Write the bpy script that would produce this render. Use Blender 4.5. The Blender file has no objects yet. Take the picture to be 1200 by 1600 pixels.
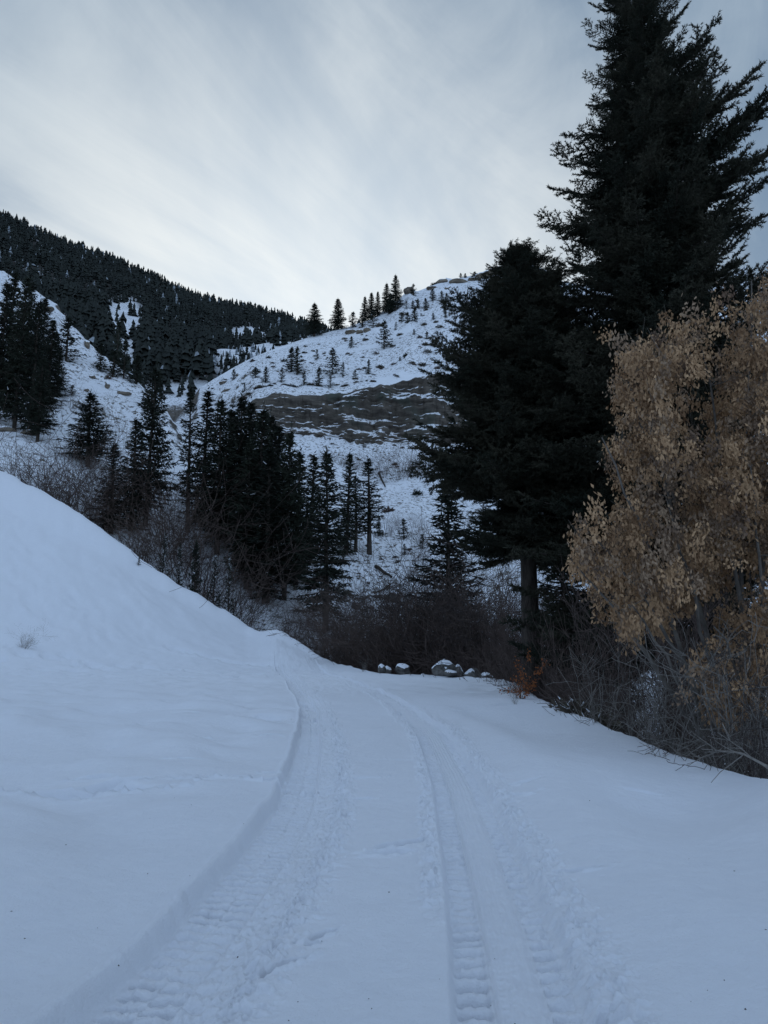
import bpy, math, random
import numpy as np
from mathutils import Vector, Matrix

scene = bpy.context.scene
COL = scene.collection
R = math.radians

# ------------------------------------------------------------------ camera
PITCH = R(9.9); EYE = 1.6; FPX = 1201.0
cam_d = bpy.data.cameras.new('camera')
cam_d.sensor_fit = 'VERTICAL'; cam_d.sensor_height = 36.0
cam_d.lens = 36.0 * FPX / 1600.0
cam_d.clip_start = 0.1; cam_d.clip_end = 6000
cam = bpy.data.objects.new('camera', cam_d); COL.objects.link(cam)
cam.location = (0, 0, EYE); cam.rotation_euler = (R(90) + PITCH, 0, 0)
scene.camera = cam

# ------------------------------------------------------------------ light
SUN_EL = R(18); SUN_AZ = R(-6)          # low behind the ridge ahead
SUNV = Vector((math.sin(SUN_AZ) * math.cos(SUN_EL), math.cos(SUN_AZ) * math.cos(SUN_EL), math.sin(SUN_EL)))
sd = bpy.data.lights.new('sun', 'SUN'); sd.energy = 1.0; sd.angle = R(12); sd.color = (1, .93, .84)
so = bpy.data.objects.new('sun', sd); COL.objects.link(so)
so.rotation_euler = (-SUNV).to_track_quat('-Z', 'Y').to_euler()
so.location = (0, 0, 200)

world = bpy.data.worlds.new('World'); scene.world = world; world.use_nodes = True
wn = world.node_tree; wn.nodes.clear()
def N(t, typ, **kw):
    n = t.nodes.new(typ)
    for k, v in kw.items(): setattr(n, k, v)
    return n
def L(t, a, b): t.links.new(a, b)
def math_node(t, op, a, b=None, c=None, clamp=False):
    n = N(t, 'ShaderNodeMath', operation=op); n.use_clamp = clamp
    for i, v in enumerate((a, b, c)):
        if v is None: continue
        if isinstance(v, (int, float)): n.inputs[i].default_value = v
        else: L(t, v, n.inputs[i])
    return n.outputs[0]
def maprange(t, v, a, b, c=0.0, d=1.0, smooth=True):
    n = N(t, 'ShaderNodeMapRange'); n.interpolation_type = 'SMOOTHSTEP' if smooth else 'LINEAR'
    L(t, v, n.inputs[0])
    for i, x in zip((1, 2, 3, 4), (a, b, c, d)): n.inputs[i].default_value = x
    return n.outputs[0]
def mixc(t, f, a, b):
    n = N(t, 'ShaderNodeMix', data_type='RGBA')
    for s, v in ((n.inputs[0], f), (n.inputs[6], a), (n.inputs[7], b)):
        if isinstance(v, (int, float)): s.default_value = v
        elif isinstance(v, tuple): s.default_value = v + ((1,) if len(v) == 3 else ())
        else: L(t, v, s)
    return n.outputs[2]
def noise(t, vec, scale, detail=4, rough=.55, dist=0.0):
    n = N(t, 'ShaderNodeTexNoise'); n.inputs['Scale'].default_value = scale
    n.inputs['Detail'].default_value = detail; n.inputs['Roughness'].default_value = rough
    n.inputs['Distortion'].default_value = dist
    if vec is not None: L(t, vec, n.inputs['Vector'])
    return n.outputs[0]

SKYK = 0.12
sky = N(wn, 'ShaderNodeTexSky', sky_type='NISHITA'); sky.sun_disc = False
sky.sun_elevation = SUN_EL; sky.sun_rotation = SUN_AZ; sky.altitude = 1500
sky.air_density = 1.0; sky.dust_density = 0.6; sky.ozone_density = 2.0
tc = N(wn, 'ShaderNodeTexCoord')
dirn = N(wn, 'ShaderNodeVectorMath', operation='NORMALIZE'); L(wn, tc.outputs['Generated'], dirn.inputs[0])
sep = N(wn, 'ShaderNodeSeparateXYZ'); L(wn, dirn.outputs[0], sep.inputs[0])
zz = math_node(wn, 'ADD', math_node(wn, 'ABSOLUTE', sep.outputs[2]), .12)
cx = math_node(wn, 'DIVIDE', sep.outputs[0], zz); cy = math_node(wn, 'DIVIDE', sep.outputs[1], zz)
cmb = N(wn, 'ShaderNodeCombineXYZ'); L(wn, cx, cmb.inputs[0]); L(wn, math_node(wn, 'MULTIPLY', cy, .55), cmb.inputs[1])
rot = N(wn, 'ShaderNodeMapping'); rot.inputs['Rotation'].default_value = (0, 0, R(52)); rot.inputs['Location'].default_value = (.37, .2, 0)
L(wn, cmb.outputs[0], rot.inputs[0])
n1 = noise(wn, rot.outputs[0], 1.5, 7, .56, .55)
st = N(wn, 'ShaderNodeMapping'); st.inputs['Scale'].default_value = (3.2, .7, 1); st.inputs['Rotation'].default_value = (0, 0, R(-18))
L(wn, rot.outputs[0], st.inputs[0])
n2 = noise(wn, st.outputs[0], 1.6, 8, .62, .8)
veil = math_node(wn, 'ADD', math_node(wn, 'MULTIPLY', n1, .62), math_node(wn, 'MULTIPLY', n2, .38))
veil = maprange(wn, veil, .36, .66)
dt = N(wn, 'ShaderNodeVectorMath', operation='DOT_PRODUCT'); L(wn, dirn.outputs[0], dt.inputs[0]); dt.inputs[1].default_value = SUNV
glow = math_node(wn, 'POWER', maprange(wn, dt.outputs['Value'], .83, 1.0, smooth=False), 1.5)              # thin cloud scatters the hidden sun forward
behind = maprange(wn, sep.outputs[1], .78, -.35)
cfar = mixc(wn, behind, mixc(wn, veil, (.138, .21, .30), (.36, .44, .52)), mixc(wn, veil, (.39, .54, .77), (.45, .59, .79)))
ccol = mixc(wn, glow, cfar, mixc(wn, veil, (.67, .745, .79), (.89, .91, .89)))
scl = N(wn, 'ShaderNodeVectorMath', operation='SCALE'); L(wn, ccol, scl.inputs[0]); scl.inputs['Scale'].default_value = 1 / SKYK
# the veil thins out overhead and behind, where blue sky shows
cover = math_node(wn, 'ADD', maprange(wn, sep.outputs[1], -.5, .75, .70, .86), math_node(wn, 'MULTIPLY', veil, .14), clamp=True)
mixed = mixc(wn, cover, sky.outputs[0], scl.outputs[0])
bg = N(wn, 'ShaderNodeBackground'); bg.inputs[1].default_value = SKYK; L(wn, mixed, bg.inputs[0])
wo = N(wn, 'ShaderNodeOutputWorld'); L(wn, bg.outputs[0], wo.inputs[0])

vs = scene.view_settings
vs.view_transform = 'Standard'; vs.look = 'None'; vs.exposure = 0.21; vs.gamma = 1.0; vs.use_curve_mapping = False
scene.cycles.max_bounces = 6; scene.cycles.diffuse_bounces = 3
scene.cycles.use_denoising = True

# ------------------------------------------------------------------ maths helpers
SP, CP = math.sin(PITCH), math.cos(PITCH)
def ratio(px, py):
    u = (px - 600) / FPX; v = (800 - py) / FPX
    yw = CP - v * SP
    return u / yw, (SP + v * CP) / yw          # x/Y and (z-EYE)/Y
def P(px, py, Y):
    s, e = ratio(px, py)
    return np.array((s * Y, Y, EYE + e * Y))
def proj(x, y, z):
    z = z - EYE
    d = y * CP + z * SP
    return 600 + FPX * x / d, 800 - FPX * (z * CP - y * SP) / d

RNG = np.random.RandomState(7)
_G = RNG.rand(256, 256)
def vnoise(x, y):
    xi = np.floor(x).astype(np.int64); yi = np.floor(y).astype(np.int64)
    fx = x - xi; fy = y - yi
    fx = fx * fx * fx * (fx * (fx * 6 - 15) + 10); fy = fy * fy * fy * (fy * (fy * 6 - 15) + 10)
    a = _G[xi & 255, yi & 255]; b = _G[(xi + 1) & 255, yi & 255]
    c = _G[xi & 255, (yi + 1) & 255]; d = _G[(xi + 1) & 255, (yi + 1) & 255]
    return (a + (b - a) * fx) * (1 - fy) + (c + (d - c) * fx) * fy - .5
def fbm(x, y, o=4, g=.5):
    r = 0; a = 1.0; k = 1.0
    for i in range(o):
        r = r + a * vnoise(x * k + 17.3 * i, y * k + 5.1 * i); a *= g; k *= 2.03
    return r
def sstep(a, b, x):
    t = np.clip((x - a) / (b - a), 0, 1); return t * t * (3 - 2 * t)

def knots(lines):
    """lines: list of [(s, Y, z), ...] sorted by s -> functions of s giving (K, n) knots"""
    L_ = [np.array(sorted(l)) for l in lines]
    def f(s):
        return (np.array([np.interp(s, l[:, 0], l[:, 1]) for l in L_]),
                np.array([np.interp(s, l[:, 0], l[:, 2]) for l in L_]))
    return f
def profile(kY, kZ, Y, sharp=()):
    """monotone cubic through per-point knots"""
    h = np.maximum(np.diff(kY, axis=0), 1e-3); d = np.diff(kZ, axis=0) / h
    m = np.zeros_like(kZ); m[0] = d[0]; m[-1] = d[-1]
    for k in range(1, len(kY) - 1):
        same = d[k - 1] * d[k] > 0
        m[k] = np.where(same, 2 * d[k - 1] * d[k] / np.where(same, d[k - 1] + d[k], 1), 0)
    out = kZ[0] + m[0] * 0
    for k in range(len(kY) - 1):
        t = np.clip((Y - kY[k]) / h[k], 0, 1)
        ma = d[k] if k in sharp else m[k]; mb = d[k] if k + 1 in sharp else m[k + 1]
        v = ((2 * t**3 - 3 * t**2 + 1) * kZ[k] + (t**3 - 2 * t**2 + t) * h[k] * ma
             + (-2 * t**3 + 3 * t**2) * kZ[k + 1] + (t**3 - t**2) * h[k] * mb)
        out = np.where(Y >= kY[k], v, out)
    return out
def ln(*pts):
    o = []
    for p in pts:
        if len(p) == 3: q = P(*p); o.append((q[0] / q[1], q[1], q[2]))
        else:                                    # (px, None, Y, z)
            s, _ = ratio(p[0], 950); o.append((s, p[2], p[3]))
    return o

# ------------------------------------------------------------------ mesh helpers
def mk(name, V, F, mats, midx=None, smooth=False, parent=None, link=True):
    me = bpy.data.meshes.new(name)
    V = np.ascontiguousarray(V, dtype=np.float32)
    Fs = F if isinstance(F, list) else [F]
    Fs = [np.asarray(f, dtype=np.int32) for f in Fs if len(f)]
    nl = sum(f.size for f in Fs); npoly = sum(len(f) for f in Fs)
    me.vertices.add(len(V)); me.vertices.foreach_set('co', V.ravel())
    me.loops.add(nl); me.loops.foreach_set('vertex_index', np.concatenate([f.ravel() for f in Fs]))
    me.polygons.add(npoly)
    tot = np.concatenate([np.full(len(f), f.shape[1], np.int32) for f in Fs])
    me.polygons.foreach_set('loop_start', (np.cumsum(tot) - tot).astype(np.int32))
    for m in (mats if isinstance(mats, (list, tuple)) else [mats]): me.materials.append(m)
    if midx is not None: me.polygons.foreach_set('material_index', np.asarray(midx, np.int32))
    me.polygons.foreach_set('use_smooth', np.full(npoly, smooth))
    me.update(calc_edges=True); me.validate()
    if not link: return me
    return obj(name, me, parent)
def obj(name, data, parent=None):
    o = bpy.data.objects.new(name, data); COL.objects.link(o)
    if parent is not None: o.parent = parent
    return o
def grid_faces(nr, nc):
    i = np.arange(nr - 1)[:, None] * nc + np.arange(nc - 1)[None, :]
    i = i.ravel()
    return np.stack([i, i + 1, i + nc + 1, i + nc], 1)
def tubes(p0, p1, r0, r1, sides=3):
    p0, p1 = np.asarray(p0, float), np.asarray(p1, float)
    n = len(p0); r0 = np.broadcast_to(r0, n); r1 = np.broadcast_to(r1, n)
    d = p1 - p0; d /= np.linalg.norm(d, axis=1, keepdims=True) + 1e-9
    ref = np.where(np.abs(d[:, 2:3]) > .9, np.array([[1., 0, 0]]), np.array([[0, 0, 1.]]))
    a = np.cross(d, ref); a /= np.linalg.norm(a, axis=1, keepdims=True) + 1e-9
    b = np.cross(d, a)
    th = np.arange(sides) * 2 * np.pi / sides
    c = np.cos(th)[None, :, None] * a[:, None, :] + np.sin(th)[None, :, None] * b[:, None, :]
    V = np.concatenate([p0[:, None] + c * r0[:, None, None], p1[:, None] + c * r1[:, None, None]], 1).reshape(-1, 3)
    base = np.arange(n)[:, None] * 2 * sides; k = np.arange(sides)[None]; k2 = (k + 1) % sides
    F = np.stack([base + k, base + k2, base + sides + k2, base + sides + k], 2).reshape(-1, 4)
    return V, F
def polytube(pts, rad, sides=8):
    """one continuous tube through pts"""
    pts = np.asarray(pts, float); rad = np.asarray(rad, float); n = len(pts)
    d = np.gradient(pts, axis=0); d /= np.linalg.norm(d, axis=1, keepdims=True) + 1e-9
    ref = np.array([0, 1., 0]) if abs(d[0][1]) < .8 else np.array([1., 0, 0])
    a = np.cross(d, ref); a /= np.linalg.norm(a, axis=1, keepdims=True) + 1e-9; b = np.cross(d, a)
    th = np.arange(sides) * 2 * np.pi / sides
    V = (pts[:, None] + rad[:, None, None] * (np.cos(th)[None, :, None] * a[:, None] + np.sin(th)[None, :, None] * b[:, None])).reshape(-1, 3)
    i = np.arange(n - 1)[:, None] * sides; k = np.arange(sides)[None]; k2 = (k + 1) % sides
    F = np.stack([i + k, i + k2, i + sides + k2, i + sides + k], 2).reshape(-1, 4)
    return V, F
def join(parts):
    """[(V, F), ...] all faces same size"""
    Vs, Fs, o = [], [], 0
    for V, F in parts:
        Vs.append(V); Fs.append(np.asarray(F) + o); o += len(V)
    return np.concatenate(Vs), np.concatenate(Fs)
def blades(Pt, D, ln_, w, rng):
    n = len(Pt); D = D / (np.linalg.norm(D, axis=1, keepdims=True) + 1e-9)
    q = rng.normal(size=(n, 3)); q = np.cross(D, q); q /= np.linalg.norm(q, axis=1, keepdims=True) + 1e-9
    ln_ = np.broadcast_to(ln_, n)[:, None]; w = np.broadcast_to(w, n)[:, None]
    V = np.stack([Pt - q * w * .5, Pt + q * w * .5, Pt + D * ln_], 1).reshape(-1, 3)
    return V, np.arange(3 * n).reshape(-1, 3)
def tag(o, label=None, cat=None, group=None, kind=None):
    for k, v in (('label', label), ('category', cat), ('group', group), ('kind', kind)):
        if v: o[k] = v
    return o
def empty(name, loc, rz=0.0, sc=1.0):
    o = bpy.data.objects.new(name, None); COL.objects.link(o)
    o.location = loc; o.rotation_euler = (0, 0, rz); o.scale = (sc,) * 3
    o.empty_display_size = .2
    return o

# ------------------------------------------------------------------ materials
def mat(name):
    m = bpy.data.materials.new(name); m.use_nodes = True
    t = m.node_tree; b = t.nodes['Principled BSDF']; b.inputs['Roughness'].default_value = .9
    b.inputs['Specular IOR Level'].default_value = .15
    return m, t, b
def geo_pos(t): return N(t, 'ShaderNodeNewGeometry').outputs['Position']
def bump(t, b, h, strength, dist):
    n = N(t, 'ShaderNodeBump'); n.inputs['Strength'].default_value = strength; n.inputs['Distance'].default_value = dist
    L(t, h, n.inputs['Height']); L(t, n.outputs[0], b.inputs['Normal'])
SNOW = (.84, .865, .915)
def snow_near():
    m, t, b = mat('snow')
    p = geo_pos(t)
    c = mixc(t, noise(t, p, 6, 5), (.785, .805, .86), (.855, .87, .91)); L(t, c, b.inputs['Base Color'])
    b.inputs['Roughness'].default_value = .75; b.inputs['Specular IOR Level'].default_value = .25
    h = math_node(t, 'ADD', noise(t, p, 70, 6, .75), math_node(t, 'MULTIPLY', noise(t, p, 9, 4, .6), 2.0))
    bump(t, b, h, .8, .014)
    return m
def snow_ground(rock, name, thresh, nz, veg, litter=False):
    """snow lying on rock and dead grass: bare where the face is steep"""
    m, t, b = mat(name)
    g = N(t, 'ShaderNodeNewGeometry'); p = g.outputs['Position']
    sx = N(t, 'ShaderNodeSeparateXYZ'); L(t, g.outputs['Normal'], sx.inputs[0])
    nn = noise(t, p, .55, 7, .68)
    nf = noise(t, p, 1.6, 6, .8)
    v = math_node(t, 'ADD', sx.outputs[2], math_node(t, 'MULTIPLY', math_node(t, 'SUBTRACT', nn, .5), nz))
    v = math_node(t, 'ADD', v, math_node(t, 'MULTIPLY', math_node(t, 'SUBTRACT', nf, .5), nz * .75))
    f = maprange(t, v, thresh - .05, thresh + .05)
    st = N(t, 'ShaderNodeMapping'); st.inputs['Scale'].default_value = (.12, .12, 1.6); L(t, p, st.inputs[0])
    band = noise(t, st.outputs[0], 1.0, 6, .65)
    rc = mixc(t, maprange(t, band, .35, .65), rock[0], rock[1])
    vt = N(t, 'ShaderNodeMapping'); vt.inputs['Scale'].default_value = (1.5, .5, .22); L(t, p, vt.inputs[0])
    rc = mixc(t, maprange(t, noise(t, vt.outputs[0], 1.0, 6, .75), .52, .64, 0, .7), rc, (.035, .03, .026))
    rc = mixc(t, maprange(t, noise(t, p, .09, 3), .52, .66), rc, rock[2])
    spk = math_node(t, 'MULTIPLY', maprange(t, noise(t, p, 1.3, 6, .78), veg - .015, veg + .04), maprange(t, noise(t, p, .07, 4, .6), .36, .52))
    sc = mixc(t, spk, SNOW, (.10, .085, .065))
    col = mixc(t, f, rc, sc)
    if litter:
        a = N(t, 'ShaderNodeAttribute'); a.attribute_name = 'canopy'
        col = mixc(t, math_node(t, 'MULTIPLY', a.outputs['Fac'], maprange(t, noise(t, p, .12, 5, .7), .66, .58)), col, (.045, .042, .038))
    L(t, col, b.inputs['Base Color'])
    bump(t, b, noise(t, p, 1.8, 7, .7), .7, .35)
    return m
def leafy(name, c1, c2, scale=1.0, rough=.8):
    m, t, b = mat(name)
    oi = N(t, 'ShaderNodeObjectInfo')
    p = geo_pos(t)
    f = math_node(t, 'ADD', math_node(t, 'MULTIPLY', noise(t, p, scale, 3), .75), math_node(t, 'MULTIPLY', oi.outputs['Random'], .25))
    L(t, mixc(t, maprange(t, f, .3, .72), c1, c2), b.inputs['Base Color'])
    b.inputs['Roughness'].default_value = rough
    return m
def barky(name, c1, c2, scale=8):
    m, t, b = mat(name)
    tcn = N(t, 'ShaderNodeTexCoord'); mp = N(t, 'ShaderNodeMapping'); mp.inputs['Scale'].default_value = (1, 1, .18)
    L(t, tcn.outputs['Object'], mp.inputs[0])
    n_ = noise(t, mp.outputs[0], scale, 6, .7)
    L(t, mixc(t, maprange(t, n_, .3, .7), c1, c2), b.inputs['Base Color'])
    bump(t, b, n_, .8, .04)
    return m
M_snow = snow_near()
M_cap = mat('snow_cap')[0]; M_cap.node_tree.nodes['Principled BSDF'].inputs['Base Color'].default_value = SNOW + (1,)
M_hill = snow_ground(((.072, .063, .055), (.145, .127, .108), (.078, .083, .070)), 'snowy_rock', .57, .48, .54)
M_mount = snow_ground(((.10, .09, .08), (.17, .15, .13), (.1, .1, .09)), 'forest_ground', .70, .3, .55, True)
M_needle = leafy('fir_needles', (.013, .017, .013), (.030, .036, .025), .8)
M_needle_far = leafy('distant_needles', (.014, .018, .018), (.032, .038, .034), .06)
M_needle_big = leafy('large_fir_needles', (.018, .022, .015), (.052, .050, .034), .7)
M_frost = leafy('frosted_needles', (.16, .18, .20), (.34, .38, .42), .5)
M_bark = barky('conifer_bark', (.024, .019, .016), (.072, .06, .05))
M_twig = leafy('red_brown_twigs', (.060, .043, .038), (.115, .085, .072), 1.5)
M_twig_dark = leafy('dark_twigs', (.040, .032, .030), (.085, .068, .060), 1.2)
M_twig_gray = leafy('gray_twigs', (.115, .103, .092), (.26, .24, .215), 4)
M_limb = leafy('seed_tree_wood', (.085, .075, .066), (.17, .15, .13), 4)
M_seed = leafy('dry_seeds', (.17, .095, .05), (.54, .345, .195), 1.8)
M_seed2 = leafy('old_seeds', (.13, .085, .06), (.34, .235, .155), 1.6)
M_orange = leafy('russet_leaves', (.26, .085, .03), (.42, .17, .06), 9)
M_sage = leafy('sagebrush', (.055, .048, .036), (.115, .10, .075), .6)
M_dirt = leafy('forest_litter', (.03, .022, .018), (.06, .045, .035), 20)
def rocky():
    m, t, b = mat('boulder_rock')
    p = geo_pos(t)
    c = mixc(t, maprange(t, noise(t, p, 2.2, 7, .7), .35, .65), (.055, .053, .05), (.21, .20, .185))
    L(t, c, b.inputs['Base Color']); bump(t, b, noise(t, p, 6, 7, .7), .8, .08)
    return m
M_rock = rocky()
def tanrock():
    m, t, b = mat('tan_rock')
    p = geo_pos(t); st = N(t, 'ShaderNodeMapping'); st.inputs['Scale'].default_value = (.3, .3, 2.2); L(t, p, st.inputs[0])
    c = mixc(t, maprange(t, noise(t, st.outputs[0], .9, 7, .7), .35, .65), (.09, .075, .06), (.25, .21, .165))
    L(t, c, b.inputs['Base Color']); bump(t, b, noise(t, p, 1.6, 7, .7), .9, .3)
    return m
M_tan = tanrock()

# ------------------------------------------------------------------ near ground
# tyre tracks: x at given Y
TL = np.array([(2.3, -1.28), (3.6, -1.02), (5.1, -.88), (7.1, -.78), (8.6, -.80), (10.7, -.94), (14.4, -1.21), (18, -1.55), (22.2, -1.98), (28.5, -3.0), (39.7, -4.75), (50, -6.6), (60, -8.2)])
TR = np.array([(2.3, .50), (3.6, .54), (5.1, .66), (7.1, .74), (8.6, .80), (10.7, .86), (14.4, .87), (18, .66), (22.2, .34), (28.5, -.32), (39.7, -2.3), (50, -4.6), (60, -6.5)])
def smooth_path(T):
    yy = np.linspace(2.3, 60, 400); v = np.interp(yy, T[:, 0], T[:, 1])
    for _ in range(3):
        k = np.ones(13) / 13; v = np.convolve(np.pad(v, 6, mode='reflect', reflect_type='odd'), k, 'valid')
    return lambda Y: np.interp(Y, yy, v)
XL, XR = smooth_path(TL), smooth_path(TR)

def edge_line():
    crest = ln((-200, 640, 62), (-100, 688, 62), (0, 735, 62), (50, 758, 62), (100, 785, 62), (150, 818, 62), (200, 855, 62), (250, 892, 62), (300, 925, 62), (350, 958, 62),
               (385, 979, 61.5), (405, 986, 60), (432, 985, 58), (450, 992, 57), (475, 1010, 55), (500, 1026, 53), (530, 1037, 50.5), (565, 1047, 47))
    right = [(px, None, Y, 0.0) for px, Y in ((600, 46), (680, 44), (760, 41), (800, 35), (835, 25.5), (870, 21), (905, 18.2), (950, 15.2), (1000, 13.0), (1050, 11.9), (1100, 10.9), (1150, 10.1), (1200, 9.4), (1300, 8.3), (1500, 7))]
    return crest + ln(*right)
CREST = sorted(edge_line())
cs = np.array([c[0] for c in CREST]); cY = np.array([c[1] for c in CREST]); cZ = np.array([c[2] for c in CREST])
near_lines = [[(s, .5, 0.0) for s in cs]]
toeS = [ratio(px, 950)[0] for px in (-200, 0, 200, 330, 400, 450, 500, 560)]
toeY = [34, 37, 41, 44, 46, 46.5, 45, 42]
toe, crease, back, gully = [], [], [], []
for s, Y, z in CREST:
    left = 1 - sstep(-.06, .0, s)
    ty = np.interp(s, toeS, toeY) * left + .6 * Y * (1 - left)
    toe.append((s, ty, .25 * left * min(1, z / 6)))
    crease.append((s, ty + (Y - ty) * .86, z * .76 * left))
    k = 1 if s < -.03 else .55
    back.append((s, Y + 3.2 * k, z - (1.3 if s < -.03 else .8)))
    gully.append((s, Y + 11 * k, z - 5.5 if s < -.03 else -4.6))
near_kn = knots([near_lines[0], toe, crease, CREST, back, gully])

HOLLOWS = []   # (px, py, length along, width, angle deg (0 = across), depth)
for px, py, l_, w_, a_, d_ in ((140, 1232, .62, .20, 4, .09), (185, 1222, .34, .13, 24, .07), (95, 1240, .4, .14, -6, .03), (145, 1214, .22, .09, -12, .05),
        (212, 1140, .16, .07, 5, .06), (300, 1125, .34, .07, -14, .05), (310, 1150, .24, .09, -8, .07), (275, 1112, .3, .06, -20, .04), (392, 1131, .24, .06, -8, .05),
        (415, 1156, .28, .06, -12, .05), (297, 1190, .22, .06, 6, .05), (390, 1222, .5, .09, -24, .08), (425, 1212, .2, .06, -20, .05), (268, 1219, .14, .04, 4, .03),
        (630, 1322, .26, .06, 42, .05), (610, 1338, .2, .07, 30, .035), (502, 1466, .085, .03, 50, .032), (488, 1480, .04, .028, 40, .02), (438, 1516, .14, .03, 48, .035),
        (560, 1218, .2, .05, 20, .04), (565, 1250, .12, .04, 12, .03), (632, 1185, .16, .05, 14, .03), (945, 1590, .09, .06, 60, .05), (895, 1365, .14, .04, 0, .03),
        (800, 1245, .2, .06, 20, .04), (815, 1226, .16, .06, 20, .03), (1000, 1225, .22, .05, 8, .02), (230, 1105, .5, .05, -14, .03), (350, 1100, .6, .06, -12, .03),
        (640, 1105, .3, .1, 10, .03), (720, 1110, .3, .12, 10, .04), (760, 1085, .5, .16, 20, .05), (730, 1080, .4, .16, -20, .05), (790, 1100, .4, .14, 40, .05), (690, 1090, .4, .12, 0, .04)):
    s_, e_ = ratio(px, py); Y_ = -EYE / e_
    HOLLOWS.append((s_ * Y_, Y_, l_, w_, a_, d_))
# a foot trail along the toe of the bank
for i in range(34):
    px = 5 + i * 12 + (i % 3) * 4; py = 1057 + 6 * math.sin(i * 1.7) - (0.00 * i)
    s_, e_ = ratio(px, py); Y_ = min(-EYE / e_, 43)
    HOLLOWS.append((s_ * Y_, Y_ * (1 + .01 * ((i * 7) % 5 - 2)), .55, .35, (i * 37) % 50 - 25, .16))
for i in range(22):                                   # animal trail coming down towards the track
    k = i / 21; px = 365 - 190 * (1 - k) + 75 * k; py = 1066 + 62 * k * k + (i % 2) * 4
    s_, e_ = ratio(px, py); Y_ = -EYE / e_
    HOLLOWS.append((s_ * Y_, Y_, .3, .12, -25, .05))
for i in range(16):                                   # prints climbing the bank
    k = i / 15; px = 270 + 150 * k; py = 985 + 55 * k + (i % 2) * 5
    s_, e_ = ratio(px, py); HOLLOWS.append((s_ * 50, 50, .5, .45, 0, .12))

for i in range(70):                                   # clumps of snow that rolled down the bank
    px = RNG.uniform(0, 360); py = RNG.uniform(760, 1010)
    if py < np.interp(px, (0, 100, 200, 300, 400), (760, 812, 880, 950, 1010)): continue
    s_, e_ = ratio(px, py); Yh = 40 + (1020 - py) / 285 * 20
    HOLLOWS.append((s_ * Yh, Yh, RNG.uniform(.12, .4), RNG.uniform(.1, .3), RNG.uniform(-40, 40), RNG.choice([-.05, .05, .07])))
def near_z(x, Y, detail=True):
    x = np.asarray(x, float); Y = np.asarray(Y, float)
    s = np.clip(x / np.maximum(Y, .5), -1.2, 1.2)
    kY, kZ = near_kn(s)
    z = profile(kY, kZ, Y)
    far = sstep(2, 10, Y)
    onbank = sstep(.3, 2.5, z)
    z = z + .10 * fbm(x * .33 + 3, Y * .33, 3) * (1 - .3 * onbank) + .30 * far * onbank * fbm(x * .16, Y * .16 + 9, 3)
    z = z + .26 * sstep(-1.3, -2.8, x) * fbm(x * .7 + .5 * Y, Y * .5 - .2 * x + 40, 2) * (1 - sstep(20, 36, Y))
    wv = x * .9 - Y * .42                                            # wind-packed swells right of the tracks
    z = z + sstep(1.5, 3.2, x) * .17 * np.sin(wv * 1.7 + 2.2 * fbm(x * .4, Y * .3, 2)) * (1 - sstep(8.5, 14, Y))
    z = z + .09 * np.exp(-((x - XR(np.clip(Y, 2.3, 60)) - 1.15) / .4) ** 2) * sstep(3, 5, Y) * (1 - sstep(15, 26, Y))
    if detail:
        z = z + .012 * fbm(x * 2.3, Y * 2.3, 4) * (1 + 3 * far * onbank) + .16 * far * onbank * fbm(x * .7 + .3 * Y, Y * .55 + 60, 4, .6)
        z = z + .10 * sstep(22, 32, Y) * (1 - onbank) * fbm(x * 1.1, Y * .8, 4, .65)   # trampled turnaround
        for hx, hy, l_, w_, a_, d_ in HOLLOWS:
            dx, dy = x - hx, Y - hy
            near = (np.abs(dx) < 3 * l_ + .4) & (np.abs(dy) < 3 * l_ + .4)
            if not near.any(): continue
            c, s2 = math.cos(R(a_)), math.sin(R(a_))
            u = (dx[near] * c + dy[near] * s2) / l_; v = (-dx[near] * s2 + dy[near] * c) / w_
            v = v + .35 * fbm(dx[near] * 6 / max(l_, .1) * .3 + hx * 9, dy[near] * 3, 2)
            q = np.maximum(u * u, 0) + v * v
            dd = d_ * (2.6 if hy < 20 else 1.9)
            z[near] += -dd * np.exp(-np.where(v > 0, q ** 3.2, q ** 1.3)) + .25 * dd * np.exp(-((np.sqrt(q) - 1.8) / .4) ** 2) * (v < 0) * (.3 + np.maximum(fbm(x[near] * 14, Y[near] * 14, 2), 0) * 2)
    return z
def clod(x, y, f, th=.10):
    n = fbm(x * f, y * f, 2, .5); return sstep(th, th + .34, n) * (.5 + .9 * np.abs(vnoise(x * f * .45, y * f * .45 + 7)))
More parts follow.
